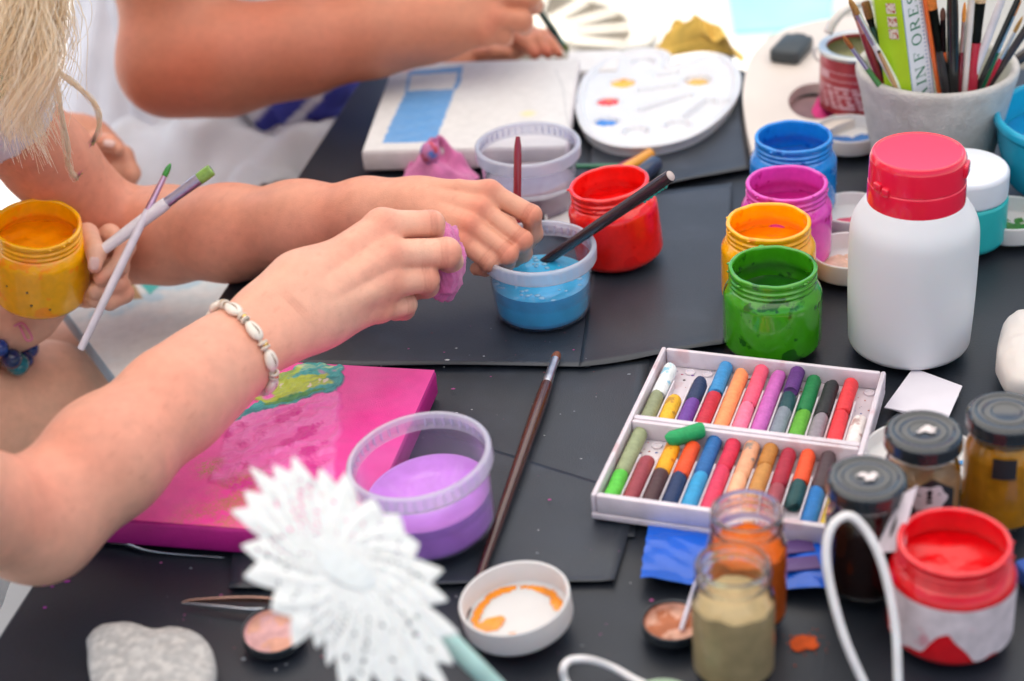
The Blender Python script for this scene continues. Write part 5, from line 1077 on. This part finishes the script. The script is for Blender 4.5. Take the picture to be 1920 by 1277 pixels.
def cloth_of(groups, h, parent, name, m, grow=.007, fold=.004, cut=None, cols=None, seed=1, fs=(28, 10)):
    ex = lambda p: -grow-fold*(np.abs(nz(p*np.array([1, 1, .55]), fs[0], seed, 3))*1.2-.4)-fold*.8*nz(p, fs[1], seed+2, 2)
    V, F = skin_mesh(groups, h, ex)
    if cut is not None: kp = cut(V); F = F[kp[F].all(1)]
    o = mesh_obj(name, V, F, m, parent, True, cols(V) if cols else None)
    sm = o.modifiers.new('thick', 'SOLIDIFY'); sm.thickness = .0016; sm.offset = -1
    return o
def head(ctr, r_=.082, look=(1, 0, -.3)):
    l = np.asarray(look, float); l /= np.linalg.norm(l); s = np.cross([0, 0, 1.], l); s /= np.linalg.norm(s); up = np.cross(l, s); c = np.asarray(ctr)
    return [([(c-l*.02, c+l*.012+up*.005, r_, r_*.92), (c+l*.03-up*.055, c+l*.055-up*.085, r_*.55, r_*.34), (c-up*.05, c-up*.16-l*.03, .045, .050)], .03, .02),
            ([(c+l*.088+up*.005, c+l*.108-up*.022, .007, .012)], .004, .012),
            ([(c-l*.0+s*r_*.98+up*.01, c-l*.01+s*r_*1.0-up*.02, .012, .009), (c-s*r_*.98+up*.01, c-l*.01-s*r_*1.0-up*.02, .012, .009)], .004, .006),
            ([(c+l*.085-up*.048-s*.018, c+l*.085-up*.048+s*.018, .006, .006)], .003, .005)]
white = M('white_cotton', (.70, .70, .74), .85, var=.05, vs=30, bump=.5, bs=1600, sss=.1)
# ---------------------------------------------------------------- C: nearest person, bracelet, pink rag, yellow jar
armC = [(limb([(-390, 700, .86, 150), (-150, 925, .955, 122), (72, 978, 1.045, 104)]), .02, .02),
        (limb([(72, 978, 1.045, 104), (200, 858, 1.07, 106), (330, 750, 1.105, 92), (410, 685, 1.13, 78)]), .02, .02),
        (limb([(390, 680, 1.125, 66), (490, 590, 1.155, 50), (560, 537, 1.168, 48)]) + limb([(410, 705, 1.12, 64), (515, 638, 1.15, 46), (590, 594, 1.165, 42)]), .012, .018)]
handC = [(limb([(570, 532, 1.172, 44), (716, 424, 1.197, 29)]) + limb([(580, 556, 1.168, 42), (732, 478, 1.188, 30)]) + limb([(590, 580, 1.166, 42), (730, 532, 1.186, 29)]) + limb([(600, 600, 1.168, 36), (712, 580, 1.19, 25)]) + limb([(600, 560, 1.185, 50), (690, 510, 1.21, 44)]), .014, .03)]
def finger(*pts): return (limb(pts), .0035, None)
handC.append((limb([(600, 510, 1.162, 9), (660, 452, 1.178, 8), (712, 417, 1.190, 9)])+limb([(620, 548, 1.157, 9), (680, 506, 1.168, 8), (730, 476, 1.181, 9)])+limb([(630, 575, 1.157, 8), (690, 552, 1.168, 7), (728, 531, 1.180, 8)]), .002, .012))
fC = [limb([(716, 422, 1.197, 29), (808, 420, 1.207, 25), (812, 442, 1.232, 23), (790, 455, 1.245, 20)]),
      limb([(734, 478, 1.188, 30), (836, 474, 1.196, 28), (843, 490, 1.224, 24), (815, 500, 1.236, 20)]),
      limb([(732, 532, 1.186, 28), (798, 523, 1.196, 25), (800, 536, 1.222, 22), (775, 545, 1.232, 19)]),
      limb([(712, 580, 1.19, 25), (760, 570, 1.202, 21), (758, 580, 1.222, 19), (742, 585, 1.23, 17)]),
      limb([(610, 520, 1.195, 40), (690, 462, 1.226, 30), (770, 455, 1.25, 25), (812, 458, 1.256, 20)])]
def hand_groups(fs, kin=.0030, first=.010):
    """fingers meet each other in a crease and flow into the palm"""
    return fs, kin, first
def add_fingers(groups, fs, kb=.007): return groups+[(f, .0035, kb if i == 0 else .0030) for i, f in enumerate(fs)]
gC = add_fingers(armC+handC, fC)
lhC = [(limb([(-320, 720, 1.36, 90), (-100, 648, 1.435, 66), (40, 590, 1.425, 52)]), .02, .02), (limb([(20, 596, 1.425, 50), (100, 520, 1.415, 46)]) + limb([(60, 575, 1.42, 46), (130, 530, 1.405, 36)]) + limb([(60, 540, 1.42, 44), (125, 478, 1.405, 30)]), .02, .02)]
lf = [limb([(125, 470, 1.405, 26), (163, 440, 1.376, 21), (181, 474, 1.352, 18), (178, 500, 1.345, 13)]),
      limb([(140, 490, 1.405, 24), (206, 440, 1.390, 19), (236, 462, 1.374, 18), (222, 500, 1.362, 17), (190, 522, 1.354, 14)]),
      limb([(140, 515, 1.405, 24), (224, 498, 1.385, 18), (222, 534, 1.368, 17), (180, 546, 1.36, 16)]),
      limb([(130, 540, 1.405, 24), (225, 538, 1.392, 20), (232, 550, 1.374, 18), (206, 568, 1.366, 15)]),
      limb([(120, 552, 1.40, 24), (165, 556, 1.385, 20), (180, 560, 1.37, 18)])]
gCl = add_fingers(lhC, lf, .006)
thC = [(limb([(-420, 860, 1.42, 190), (-100, 800, 1.46, 150), (85, 778, 1.50, 124), (150, 905, 1.66, 95), (200, 1200, 2.1, 60)]), .03, .02), (limb([(-420, 700, 1.62, 150), (-60, 700, 1.62, 120), (170, 706, 1.60, 100), (210, 900, 1.75, 80), (210, 1200, 2.1, 55)]), .03, .004)]
toC = [(limb([(-390, 900, 1.36, 290), (-450, 600, 1.20, 270), (-470, 420, 1.06, 260)]), .06, .05), (limb([(-390, 700, .86, 140), (-470, 540, 1.0, 165), (-330, 640, 1.25, 130), (-320, 720, 1.36, 90)]), .05, .04)]
hdC = P(-560, 60, .95)
mcC = [J(716, 412, 1.19), J(734, 474, 1.18), J(735, 530, 1.18), J(715, 578, 1.185), J(810, 410, 1.2), J(848, 472, 1.19), J(812, 520, 1.19)]
redsC = [(q, .011, .75) for q in mcC] + [(J(650, 450, 1.16), .035, .5), (J(470, 590, 1.11), .04, .5), (J(330, 680, 1.07), .045, .55), (J(200, 780, 1.03), .05, .55), (J(60, 900, 1.0), .05, .55), (J(185, 522, 1.345), .008, .9), (J(235, 545, 1.36), .012, .6), (J(230, 460, 1.36), .010, .4)]
crease('C', ((716, 422, 1.197), (808, 420, 1.207)), ((734, 478, 1.188), (828, 474, 1.196)), ((732, 532, 1.186), (790, 523, 1.196)), ((712, 580, 1.19), (756, 570, 1.202)), ((420, 680, 1.1), (560, 560, 1.13)))
MOLE['C'] = [J(x, y, t) for x, y, t in ((340, 860, 1.080), (258, 716, 1.062), (150, 905, 1.035), (33, 842, 1.02), (40, 907, 1.02), (230, 830, 1.045), (420, 745, 1.10), (300, 790, 1.065))]
pC = body('person', 'nearest person with a shell bracelet, wiping with a pink rag and holding the yellow jar', 'C', [(gC, .00115), (gCl, .0012), (thC, .005), (toC+head(hdC), .006)], redsC)
nail(pC, J(176, 494, 1.3365), -_F*.95+_R*.15-_U*.15, -_U+_R*-.1, .0095, .0075)
clC = [(limb([(-330, 1010, 1.27, 320), (-440, 620, 1.18, 290), (-460, 470, 1.06, 270)]), .05, .05)]
cloth_of(clC, .006, pC, 'dress', white, .012, .006, lambda V: (V[:, 2] > -.2) | True)
# bracelet of cowrie shells on a cord
BRc = thing('shell_bracelet', 'white cowrie shell bracelet with gold beads on the nearest wrist', 'bracelet', J(450, 655, 1.14)); b0_ = np.array(BRc.location)
gf, _, _ = field(gC)
line = spline([J(374, 586, 1.15), J(408, 608, 1.12), J(455, 655, 1.10), J(495, 695, 1.115), J(520, 712, 1.135)], 160)
def to_skin(q, off):
    q = np.array(q, float)
    for _ in range(6):
        d = gf(q[None])[0]-off; g = np.array([gf((q+np.eye(3)[i]*.0005)[None])[0]-gf((q-np.eye(3)[i]*.0005)[None])[0] for i in range(3)])/.001; q = q-g/np.linalg.norm(g)*d
    return q, g/np.linalg.norm(g)
ax_c = J(560, 560, 1.168)-J(400, 697, 1.122); ax_c /= np.linalg.norm(ax_c); c0 = J(452, 652, 1.142); cord = []
n0 = (J(374, 586, 1.14)-c0); n0 -= ax_c*(n0@ax_c); n0 /= np.linalg.norm(n0); m0 = np.cross(ax_c, n0)
if m0@_F > 0: m0 = -m0
for a in np.linspace(0, 2*math.pi, 61)[:-1]:
    q, g = to_skin(c0+(n0*math.cos(a)+m0*math.sin(a))*.034+ax_c*(.006*math.cos(a)), .0016); cord.append(q)
cord = np.array(cord); cord = np.concatenate([cord, cord[:2]])
shellm = M('cowrie', (.80, .72, .62), .35, var=.08, vs=200, coat=.3)
mb = MB(); mb.tube(cord-b0_, .0013, 8, False); mb.build('cord', M('cord_cream', (.72, .62, .52), .8, bump=.6, bs=1500), BRc)
slit = M('shell_slit', (.30, .20, .14), .7)
arc = np.concatenate([[0], np.cumsum(np.linalg.norm(np.diff(cord, axis=0), axis=1))]); tot = arc[60]; s = .004; kk = 0
def at_arc(s): return np.array([np.interp(s % tot, arc, cord[:, i]) for i in range(3)])
while s < tot-.006:
    q = at_arc(s); tgt = at_arc(s+.002)-at_arc(s-.002); tgt /= np.linalg.norm(tgt); qq, g = to_skin(q, .0025)
    if kk % 2 == 0:
        fr = np.stack([tgt, np.cross(g, tgt), g], 1); mb = MB(); mb.ball((0, 0, 0), (.0075, .0050, .0034), 18); V = np.concatenate(mb.V); V[:, 1] *= 1+.12*np.sign(V[:, 0])*np.abs(V[:, 0])/.0075; dmp = np.exp(-(V[:, 1]/.0009)**2)*(V[:, 2] > 0); V[:, 2] -= .0009*dmp
        sh = mesh_obj('shell', V@fr.T+qq-b0_, mb.F, shellm, BRc); mb = MB(); mb.tube([np.array([x, .0003*math.sin(x*900), .00275-.0022*(x/.0058)**2])@fr.T+qq-b0_ for x in np.linspace(-.0058, .0058, 12)], [.0001]+[.00055]*10+[.0001], 6); mb.build('slit', slit, sh); s += .0108
    else:
        fr = frame(tgt, g); mb = MB(); th_ = np.linspace(0, 2*math.pi, 17)
        for dz in (-.0016, .0016): mb.tube([np.array([.0022*math.cos(t), .0026*math.sin(t), dz])@fr.T+qq-b0_ for t in th_], .0011, 6, False)
        mb.build('knot', M('cord_cream', (.72, .62, .52), .8), BRc); mb = MB(); mb.ball(qq+g*.0012-b0_, .0021, 12); mb.build('gold_bead', M('gold', (.75, .48, .15), .25, .9), BRc); s += .0102
    kk += 1
# rag in the hand
def cam_obj(o): o.matrix_world = Matrix(((_R[0], _U[0], -_F[0], o.location[0]), (_R[1], _U[1], -_F[1], o.location[1]), (_R[2], _U[2], -_F[2], o.location[2]), (0, 0, 0, 1)))
rag = crumple('pink rag squeezed in the nearest hand, frayed at its edge', 'pink_rag', 'rag', (0, 0, 0), (.0200, .0290, .0165), 12, pinkcloth, 1.0, .16, 1.7, 0, 4.5); 
me = rag.data
rp_ = P(822, 490, 1.232); fr_ = np.stack([_R, _U, -_F], 1)
Vr = np.array([v.co[:] for v in me.vertices]); Vr[:, 2] -= (Vr[:, 2].max()+Vr[:, 2].min())/2; th_ = np.arctan2(Vr[:, 1], Vr[:, 0]); pl = 1+.03*np.sin(th_*7+Vr[:, 2]*200)+.008*np.sin(th_*41); Vr[:, 0] *= pl; Vr[:, 1] *= pl
Vw = Vr@fr_.T
for v, q in zip(me.vertices, Vw): v.co = q
rag.location = Vector(rp_)
# yellow jar in the left hand, two white brushes
yb = P(79, 549, 1.385); yt2 = P(70, 420, 1.344); yv = Vector(yt2-yb).normalized()
jar((0, 0), '#ffb800', '#ff9c00', 'yellow paint jar speckled with dark paint, held up in a hand at the left edge', .041, Vector((0, 0, 1)).rotation_difference(yv), tuple(yb), seed=8, blots=('#6a5010', 4), scale=1.07)
brush('thin white brush with a green pointed tip, held in the hand with the yellow jar', P(151, 655, 1.335), P(320, 306, 1.350), '#e2dde6', .0030, .028, .011, '#c9a7c4', '#3c9a36', 0, None, ((0, .9), (.5, 1.1), (.95, 1.05), (1, .95)), .9, '#2f8f2c')
brush('thick white brush with a flat pale green tip, pointing right from the hand', P(186, 474, 1.352), P(397, 318, 1.342), '#ebe6ea', .0046, .030, .012, '#b9b4c8', '#8fb35a', .55, None, ((0, .9), (.5, 1.05), (.95, 1.1), (1, 1.0)), 1.0, '#86ad4f')
bd = thing('bead_bracelet', 'dark blue glass bead bracelet with a pink cord at the left edge', 'bracelet', J(12, 606, 1.43)); b1 = np.array(bd.location); axb = J(40, 590, 1.425)-J(-100, 648, 1.435); axb /= np.linalg.norm(axb); n0 = np.cross(axb, [0, 0, 1.]); n0 /= np.linalg.norm(n0); m0 = np.cross(axb, n0)
for k in range(13):
    a = k*2*math.pi/13; mb = MB(); mb.ball((n0*math.cos(a)+m0*math.sin(a))*.0300+axb*.0015*math.sin(k*2)-_U*.004, .0072+.001*(k % 3), 16); mb.build('bead', M('bead'+str(k % 4), ('#123a8c', '#0b2a5e', '#157a8a', '#1b2f78')[k % 4], .12, var=.3, vs=220, coat=.6), bd)
mb = MB(); mb.tube(spline([J(26, 612, 1.395), J(42, 606, 1.395), J(55, 622, 1.395), J(60, 636, 1.395), J(50, 638, 1.395), J(42, 622, 1.395), J(36, 610, 1.395)], 30)-b1, .0009, 8); mb.build('pink_cord', M('pink_cord', '#dd7fa6', .6), bd)
# ---------------------------------------------------------------- B: middle person with long blonde hair
armB = [(limb([(-110, 100, 1.27, 112), (91, 301, 1.385, 78), (238, 448, 1.45, 74)]), .02, .02), (limb([(238, 450, 1.45, 72), (310, 441, 1.432, 84), (430, 437, 1.402, 83), (560, 419, 1.364, 72), (690, 396, 1.332, 54), (785, 388, 1.322, 46)]), .02, .018)]
handB = [(limb([(780, 376, 1.322, 32), (918, 360, 1.306, 20)]) + limb([(782, 388, 1.316, 34), (902, 391, 1.298, 20)]) + limb([(782, 398, 1.314, 34), (883, 423, 1.292, 20)]) + limb([(780, 402, 1.318, 32), (867, 452, 1.290, 18)]) + limb([(800, 395, 1.33, 36), (880, 410, 1.318, 32)]), .010, .02)]
handB.append((limb([(800, 352, 1.312, 9), (860, 347, 1.304, 8), (915, 354, 1.2995, 8)])+limb([(800, 370, 1.306, 8), (850, 376, 1.2995, 7), (898, 387, 1.2925, 8)])+limb([(800, 388, 1.304, 8), (840, 401, 1.297, 7), (878, 418, 1.2865, 8)]), .002, .009))
fB = [limb([(918, 361, 1.306, 21), (996, 403, 1.301, 19), (1000, 438, 1.316, 17), (985, 462, 1.326, 14)]),
      limb([(902, 392, 1.298, 21), (978, 451, 1.293, 20), (980, 474, 1.311, 17), (964, 488, 1.323, 14)]),
      limb([(883, 424, 1.292, 21), (951, 476, 1.288, 20), (948, 491, 1.305, 17), (930, 496, 1.316, 14)]),
      limb([(867, 452, 1.290, 18), (917, 490, 1.288, 18), (910, 502, 1.303, 15), (894, 504, 1.312, 13)]),
      limb([(800, 376, 1.338, 30), (880, 376, 1.350, 24), (945, 414, 1.350, 20), (970, 448, 1.343, 16)])]
gB = add_fingers(armB+handB, fB, .006)
lB = [(limb([(-200, 260, 1.5, 70), (60, 250, 1.60, 50), (165, 268, 1.63, 40)]), .02, .02), (limb([(150, 265, 1.63, 38), (205, 290, 1.62, 34)]) + limb([(150, 275, 1.63, 34), (195, 320, 1.63, 30)]), .02, .02)]
lfB = [limb([(195, 268, 1.62, 20), (232, 292, 1.60, 18), (246, 325, 1.60, 17), (238, 348, 1.61, 14)]), limb([(195, 288, 1.62, 20), (222, 315, 1.60, 17), (228, 345, 1.605, 15)]), limb([(180, 265, 1.61, 20), (205, 268, 1.59, 16), (222, 280, 1.585, 12)])]
glB = add_fingers(lB, lfB, .006)
toB = [(limb([(-420, 520, 1.62, 260), (-400, 150, 1.45, 260), (-330, -60, 1.33, 230)]), .06, .05), (limb([(-110, 100, 1.27, 100), (-300, 40, 1.34, 140), (-330, 120, 1.5, 110), (-200, 260, 1.5, 70)]), .05, .04)]
hdB = P(-120, -330, 1.22)
redsB = [(J(x, y, t), .009, .7) for x, y, t in ((921, 345, 1.295), (902, 384, 1.288), (882, 415, 1.282), (868, 445, 1.282), (1000, 400, 1.292), (985, 448, 1.285), (958, 478, 1.28))] + [(J(240, 440, 1.42), .03, .5), (J(600, 400, 1.33), .06, .3), (J(380, 420, 1.37), .06, .35), (J(150, 330, 1.37), .04, .3)]
crease('B', ((918, 361, 1.306), (990, 401, 1.301)), ((902, 392, 1.298), (970, 447, 1.293)), ((883, 424, 1.292), (943, 472, 1.288)), ((867, 452, 1.290), (910, 488, 1.288)))
pB = body('person', 'middle person with long wavy blonde hair, rinsing a brush in the blue tub', 'B', [(gB, .00115), (glB, .0022), (toB+head(hdB), .006)], redsB)
nail(pB, J(205, 267, 1.5805), -_F*.8+_U*.5, _R*.9-_U*.4, .010, .008)
cloth_of([(limb([(-130, 80, 1.255, 132), (-20, 195, 1.322, 106)]), .02, .02)], .004, pB, 'sleeve', white, .009, .003, lambda V: ((V-J(4, 216, 1.336))@((J(91, 301, 1.385)-J(-110, 100, 1.27))/np.linalg.norm(J(91, 301, 1.385)-J(-110, 100, 1.27)))) < 0)
cloth_of([(limb([(-420, 520, 1.62, 265), (-400, 150, 1.45, 265), (-330, -60, 1.33, 235)]), .06, .05), (limb([(-110, 100, 1.27, 116), (-300, 40, 1.34, 155)]), .05, .04)], .007, pB, 'shirt', white, .010, .005)
# hair: long strands from the head down over the shoulder
r = np.random.RandomState(21); mb = MB(); Fh = []; HV = []; HC = []; hn = 0
hp1, hp2 = S('#fffaf0'), S('#fbe0b0')
hd_l = np.array([0.6, -.3, -.2])
for k in range(2200):
    g_ = r.randint(0, 15); rg = np.random.RandomState(100+g_)
    x0 = rg.uniform(-60, 180); xe = x0*.30+rg.uniform(-10, 88); ye = (rg.uniform(110, 270) if k % 4 else rg.uniform(50, 170))*min(1, .55+max(xe, 0)/110); t0_ = rg.uniform(1.12, 1.20); t1_ = rg.uniform(1.13, 1.24); wv = rg.uniform(14, 40); fq = rg.uniform(1.2, 2.6); ph = rg.uniform(0, 6.28)
    dx, dt_, dy_ = r.normal()*21, r.normal()*.009, r.normal()*26; st = []; sp_ = r.uniform(.4, 1.2)
    for i in range(22):
        s = i/21; y = -330+(ye+dy_+330)*s; spread = sp_*(.6+.7*s)
        x = x0*.8*(1-s)+xe*s+dx*spread+wv*math.sin(fq*s*6.28+ph)*s+r.normal()*.6+5*math.sin(s*9+k*.7)*s; t_ = t0_*(1-s)+t1_*s+dt_*spread+.006*math.cos(fq*s*6.28+ph)*s-.02*math.sin(s*3.1); st.append(P(x, y, t_))
    st = np.array(st); q = r.rand(); c = np.array(hp1)*(1-q*.6)+np.array(hp2)*q*.6; tipc = S('#d879b4') if g_ in (3, 8) else (S('#7fae4e') if g_ == 11 else None)
    cc = np.tile(c, (22, 1)); 
    if tipc is not None and r.rand() < .5: w = np.clip((np.arange(22)/21-.9)*10, 0, 1)[:, None]; cc = cc*(1-w)+np.array(tipc)*w
    b_ = MB(); b_.tube(st, np.interp(np.arange(22), [0, 14, 21], [.00030, .00027, .00012]), 4, False); HV.append(b_.V[0]); Fh += [tuple(i+hn for i in f) for f in b_.F]; hn += len(b_.V[0]); HC.append(np.repeat(cc, 4, 0))
# one long loose lock curling out to the right, and wisps on the arm
for pix, nst, sp_ in ((((40, -200, 1.26), (75, 40, 1.27), (95, 120, 1.28), (130, 150, 1.29), (165, 180, 1.305), (186, 215, 1.32), (182, 250, 1.335), (170, 272, 1.34)), 26, 6), (((60, -200, 1.26), (90, 60, 1.265), (110, 180, 1.28), (125, 270, 1.31), (128, 310, 1.335), (140, 332, 1.345), (150, 328, 1.345)), 26, 7), (((0, -200, 1.24), (10, 60, 1.24), (4, 160, 1.25), (12, 210, 1.27), (16, 260, 1.28)), 40, 8)):
    base_ = np.array(pix)
    for k in range(nst):
        st = spline(np.array([P(p[0]+r.normal()*sp_*.6, p[1]+r.normal()*sp_*.5, p[2]+r.normal()*.002) for p in base_]), 34); q = r.rand(); c = np.array(hp1)*(1-q*.5)+np.array(hp2)*q*.5; cc = np.tile(c, (34, 1))
        if nst == 26: w = np.clip((np.arange(34)/33-.82)*7, 0, 1)[:, None]; cc = cc*(1-w)+np.array(S('#d879b4') if k % 2 else S('#7fae4e'))*w
        b_ = MB(); b_.tube(st, np.linspace(.00030, .00014, 34), 4, False); HV.append(b_.V[0]); Fh += [tuple(i+hn for i in f) for f in b_.F]; hn += len(b_.V[0]); HC.append(np.repeat(cc, 4, 0))
# crown of hair round the head
for k in range(420):
    a = r.uniform(0, 6.28); e_ = r.uniform(-.2, 1.5); d = np.array([math.cos(a)*math.cos(e_), math.sin(a)*math.cos(e_), math.sin(e_)]); 
    if d@np.array([.8, -.1, -.5]) > .35: continue
    st = []; 
    for i in range(12):
        s = i/11; e2_ = e_-s*1.6; dd_ = np.array([math.cos(a)*math.cos(e2_), math.sin(a)*math.cos(e2_), math.sin(max(e2_, -.3))]); q = np.asarray(hdB)+dd_*(.088+.01*s)+np.array([0, 0, -.12*max(0, s-.5)]); st.append(q)
    b_ = MB(); b_.tube(np.array(st), .0011, 4, False); HV.append(b_.V[0]); Fh += [tuple(i+hn for i in f) for f in b_.F]; hn += len(b_.V[0]); HC.append(np.tile(np.array(hp1)*(1-.3*r.rand()), (48, 1)))
hm = M('blonde_hair', vcol=True, rough=.42, var=.08, vs=300, spec=.5); hn_, hl_ = hm.node_tree.nodes, hm.node_tree.links; ht = hn_.new('ShaderNodeBsdfTranslucent'); ha = hn_.new('ShaderNodeAttribute'); ha.attribute_name = 'Col'; hl_.new(ha.outputs['Color'], ht.inputs[0]); hx = hn_.new('ShaderNodeMixShader'); hx.inputs[0].default_value = .6; hl_.new(hn_['Principled BSDF'].outputs[0], hx.inputs[1]); hl_.new(ht.outputs[0], hx.inputs[2]); hl_.new(hx.outputs[0], hn_['Material Output'].inputs[0]); mesh_obj('hair', np.concatenate(HV), Fh, hm, pB, True, np.concatenate(HC))
# ---------------------------------------------------------------- A: far person, tanned arm, white and blue shirt
armA = [(limb([(330, -420, 1.56, 105), (308, -60, 1.61, 84), (316, 122, 1.625, 86)]), .03, .02), (limb([(316, 122, 1.625, 86), (420, 110, 1.625, 95), (560, 90, 1.63, 79), (700, 62, 1.635, 70), (815, 46, 1.64, 56)]), .03, .025)]
handA = [(limb([(800, 36, 1.645, 46), (915, -48, 1.64, 25)]) + limb([(805, 44, 1.638, 46), (928, -6, 1.625, 25)]) + limb([(808, 52, 1.636, 46), (926, 34, 1.62, 24)]) + limb([(808, 58, 1.64, 42), (908, 64, 1.62, 23)]), .014, .025)]
fA = [limb([(915, -46, 1.64, 25), (985, -40, 1.64, 22), (1000, -15, 1.66, 20)]), limb([(928, -5, 1.625, 24), (990, -4, 1.625, 21), (1002, 10, 1.648, 18)]), limb([(926, 36, 1.62, 23), (978, 39, 1.622, 21), (984, 50, 1.645, 17)]), limb([(908, 66, 1.62, 20), (944, 66, 1.626, 17), (948, 72, 1.645, 15)]), limb([(850, 0, 1.66, 34), (930, 0, 1.69, 26), (990, 12, 1.69, 20)])]
gA = add_fingers(armA+handA, fA)
lA = [(limb([(600, 190, 1.92, 60), (700, 158, 1.82, 48), (830, 128, 1.82, 40), (930, 92, 1.83, 32)]), .02, .02), (limb([(920, 92, 1.83, 28), (980, 62, 1.82, 20)]) + limb([(930, 96, 1.83, 26), (1020, 72, 1.82, 18)]), .015, .015)]
lfA = [limb([(966, 62, 1.815, 16), (988, 80, 1.80, 15), (1003, 102, 1.792, 11)]), limb([(990, 60, 1.815, 16), (1010, 76, 1.80, 14), (1027, 101, 1.79, 10)]), limb([(1020, 70, 1.82, 14), (1036, 82, 1.805, 12), (1048, 101, 1.795, 9)]), limb([(890, 104, 1.815, 16), (925, 98, 1.795, 13), (952, 99, 1.79, 10)])]
glA = add_fingers(lA, lfA, .006)
thA = [(limb([(360, 350, 1.92, 105), (450, 345, 1.80, 98), (540, 470, 1.70, 88), (560, 700, 1.95, 70), (560, 900, 2.3, 55)]), .03, .02), (limb([(180, 340, 1.98, 140), (330, 370, 1.86, 110), (420, 500, 1.78, 85), (440, 800, 2.1, 65)]), .03, .02)]
toA = [(limb([(310, 300, 1.95, 140), (420, -60, 1.90, 140), (400, -330, 1.74, 140)]), .05, .05), (limb([(330, -420, 1.56, 105), (380, -360, 1.72, 130), (470, -300, 1.88, 80), (560, -40, 1.99, 60), (600, 190, 1.92, 58)]), .03, .03)]
hdA = P(470, -800, 1.62)
redsA = [(J(300, 180, 1.58), .05, .55), (J(420, 110, 1.57), .07, .45), (J(600, 90, 1.6), .07, .4)] + [(J(x, y, 1.60), .012, .5) for x, y in ((928, -10), (926, 30), (908, 62))] + [(J(x, 100, 1.785), .010, .9) for x in (1003, 1027, 1048)]
pA = body('person', 'far person with a tanned forearm, white shirt with blue stripes, painting with a dark brush', 'A', [(gA, .0020), (glA, .0020), (thA, .005), (toA+head(hdA), .006)], redsA)
brush('dark green handled brush held by the far hand, blurred against the white background', P(960, -52, 1.69), P(1066, 98, 1.765), '#31473f', .0036, .010, .012, '#5f8f86', '#6f7a34', 0)
def pxof(V): w = V-_C; t = w@_F; return 960+FPX*(w@_R)/t, 638.5-FPX*(w@_U)/t
def stripes(V):
    x, y = pxof(V); c = np.tile(np.array((.69, .69, .74)), (len(V), 1)); s = (x-515)*.73+(y-220)*.68+3*nz(V, 40, 3); k = ((np.abs(s) < 23) | (np.abs(s-66) < 25) | (np.abs(s-132) < 24) | ((y < 60) & (x > 520))) & (x > 470) & (y < 262); c[k] = S('#3a3f9c'); return c
shA = [(limb([(310, 250, 1.93, 195), (420, 60, 1.90, 205), (420, -120, 1.86, 200), (395, -330, 1.72, 195)]), .06, .05), (limb([(565, 158, 1.79, 88), (545, 50, 1.84, 118)]), .05, .05), (limb([(335, -420, 1.56, 112), (318, -190, 1.59, 96)]), .03, .03)]
cloth_of(shA, .004, pA, 'shirt', M('striped_cotton', vcol=True, rough=.85, var=.05, vs=30, bump=.5, bs=1500), .010, .014, None, stripes, 4, (22, 9))
shr = [(limb([(310, 330, 1.93, 165), (430, 345, 1.815, 108), (505, 402, 1.745, 98)]), .04, .04), (limb([(230, 350, 1.96, 150), (330, 375, 1.87, 112), (390, 440, 1.81, 95)]), .04, .03), (limb([(560, 300, 1.81, 66), (625, 292, 1.75, 40)]), .02, .03)]
hem = J(520, 335, 1.735); hd_ = J(540, 470, 1.70)-J(450, 330, 1.80); hd_ /= np.linalg.norm(hd_)
cloth_of(shr, .004, pA, 'shorts', white, .009, .018, lambda V: ((V-J(520, 340, 1.72))@hd_) < .030, None, 6, (26, 12))
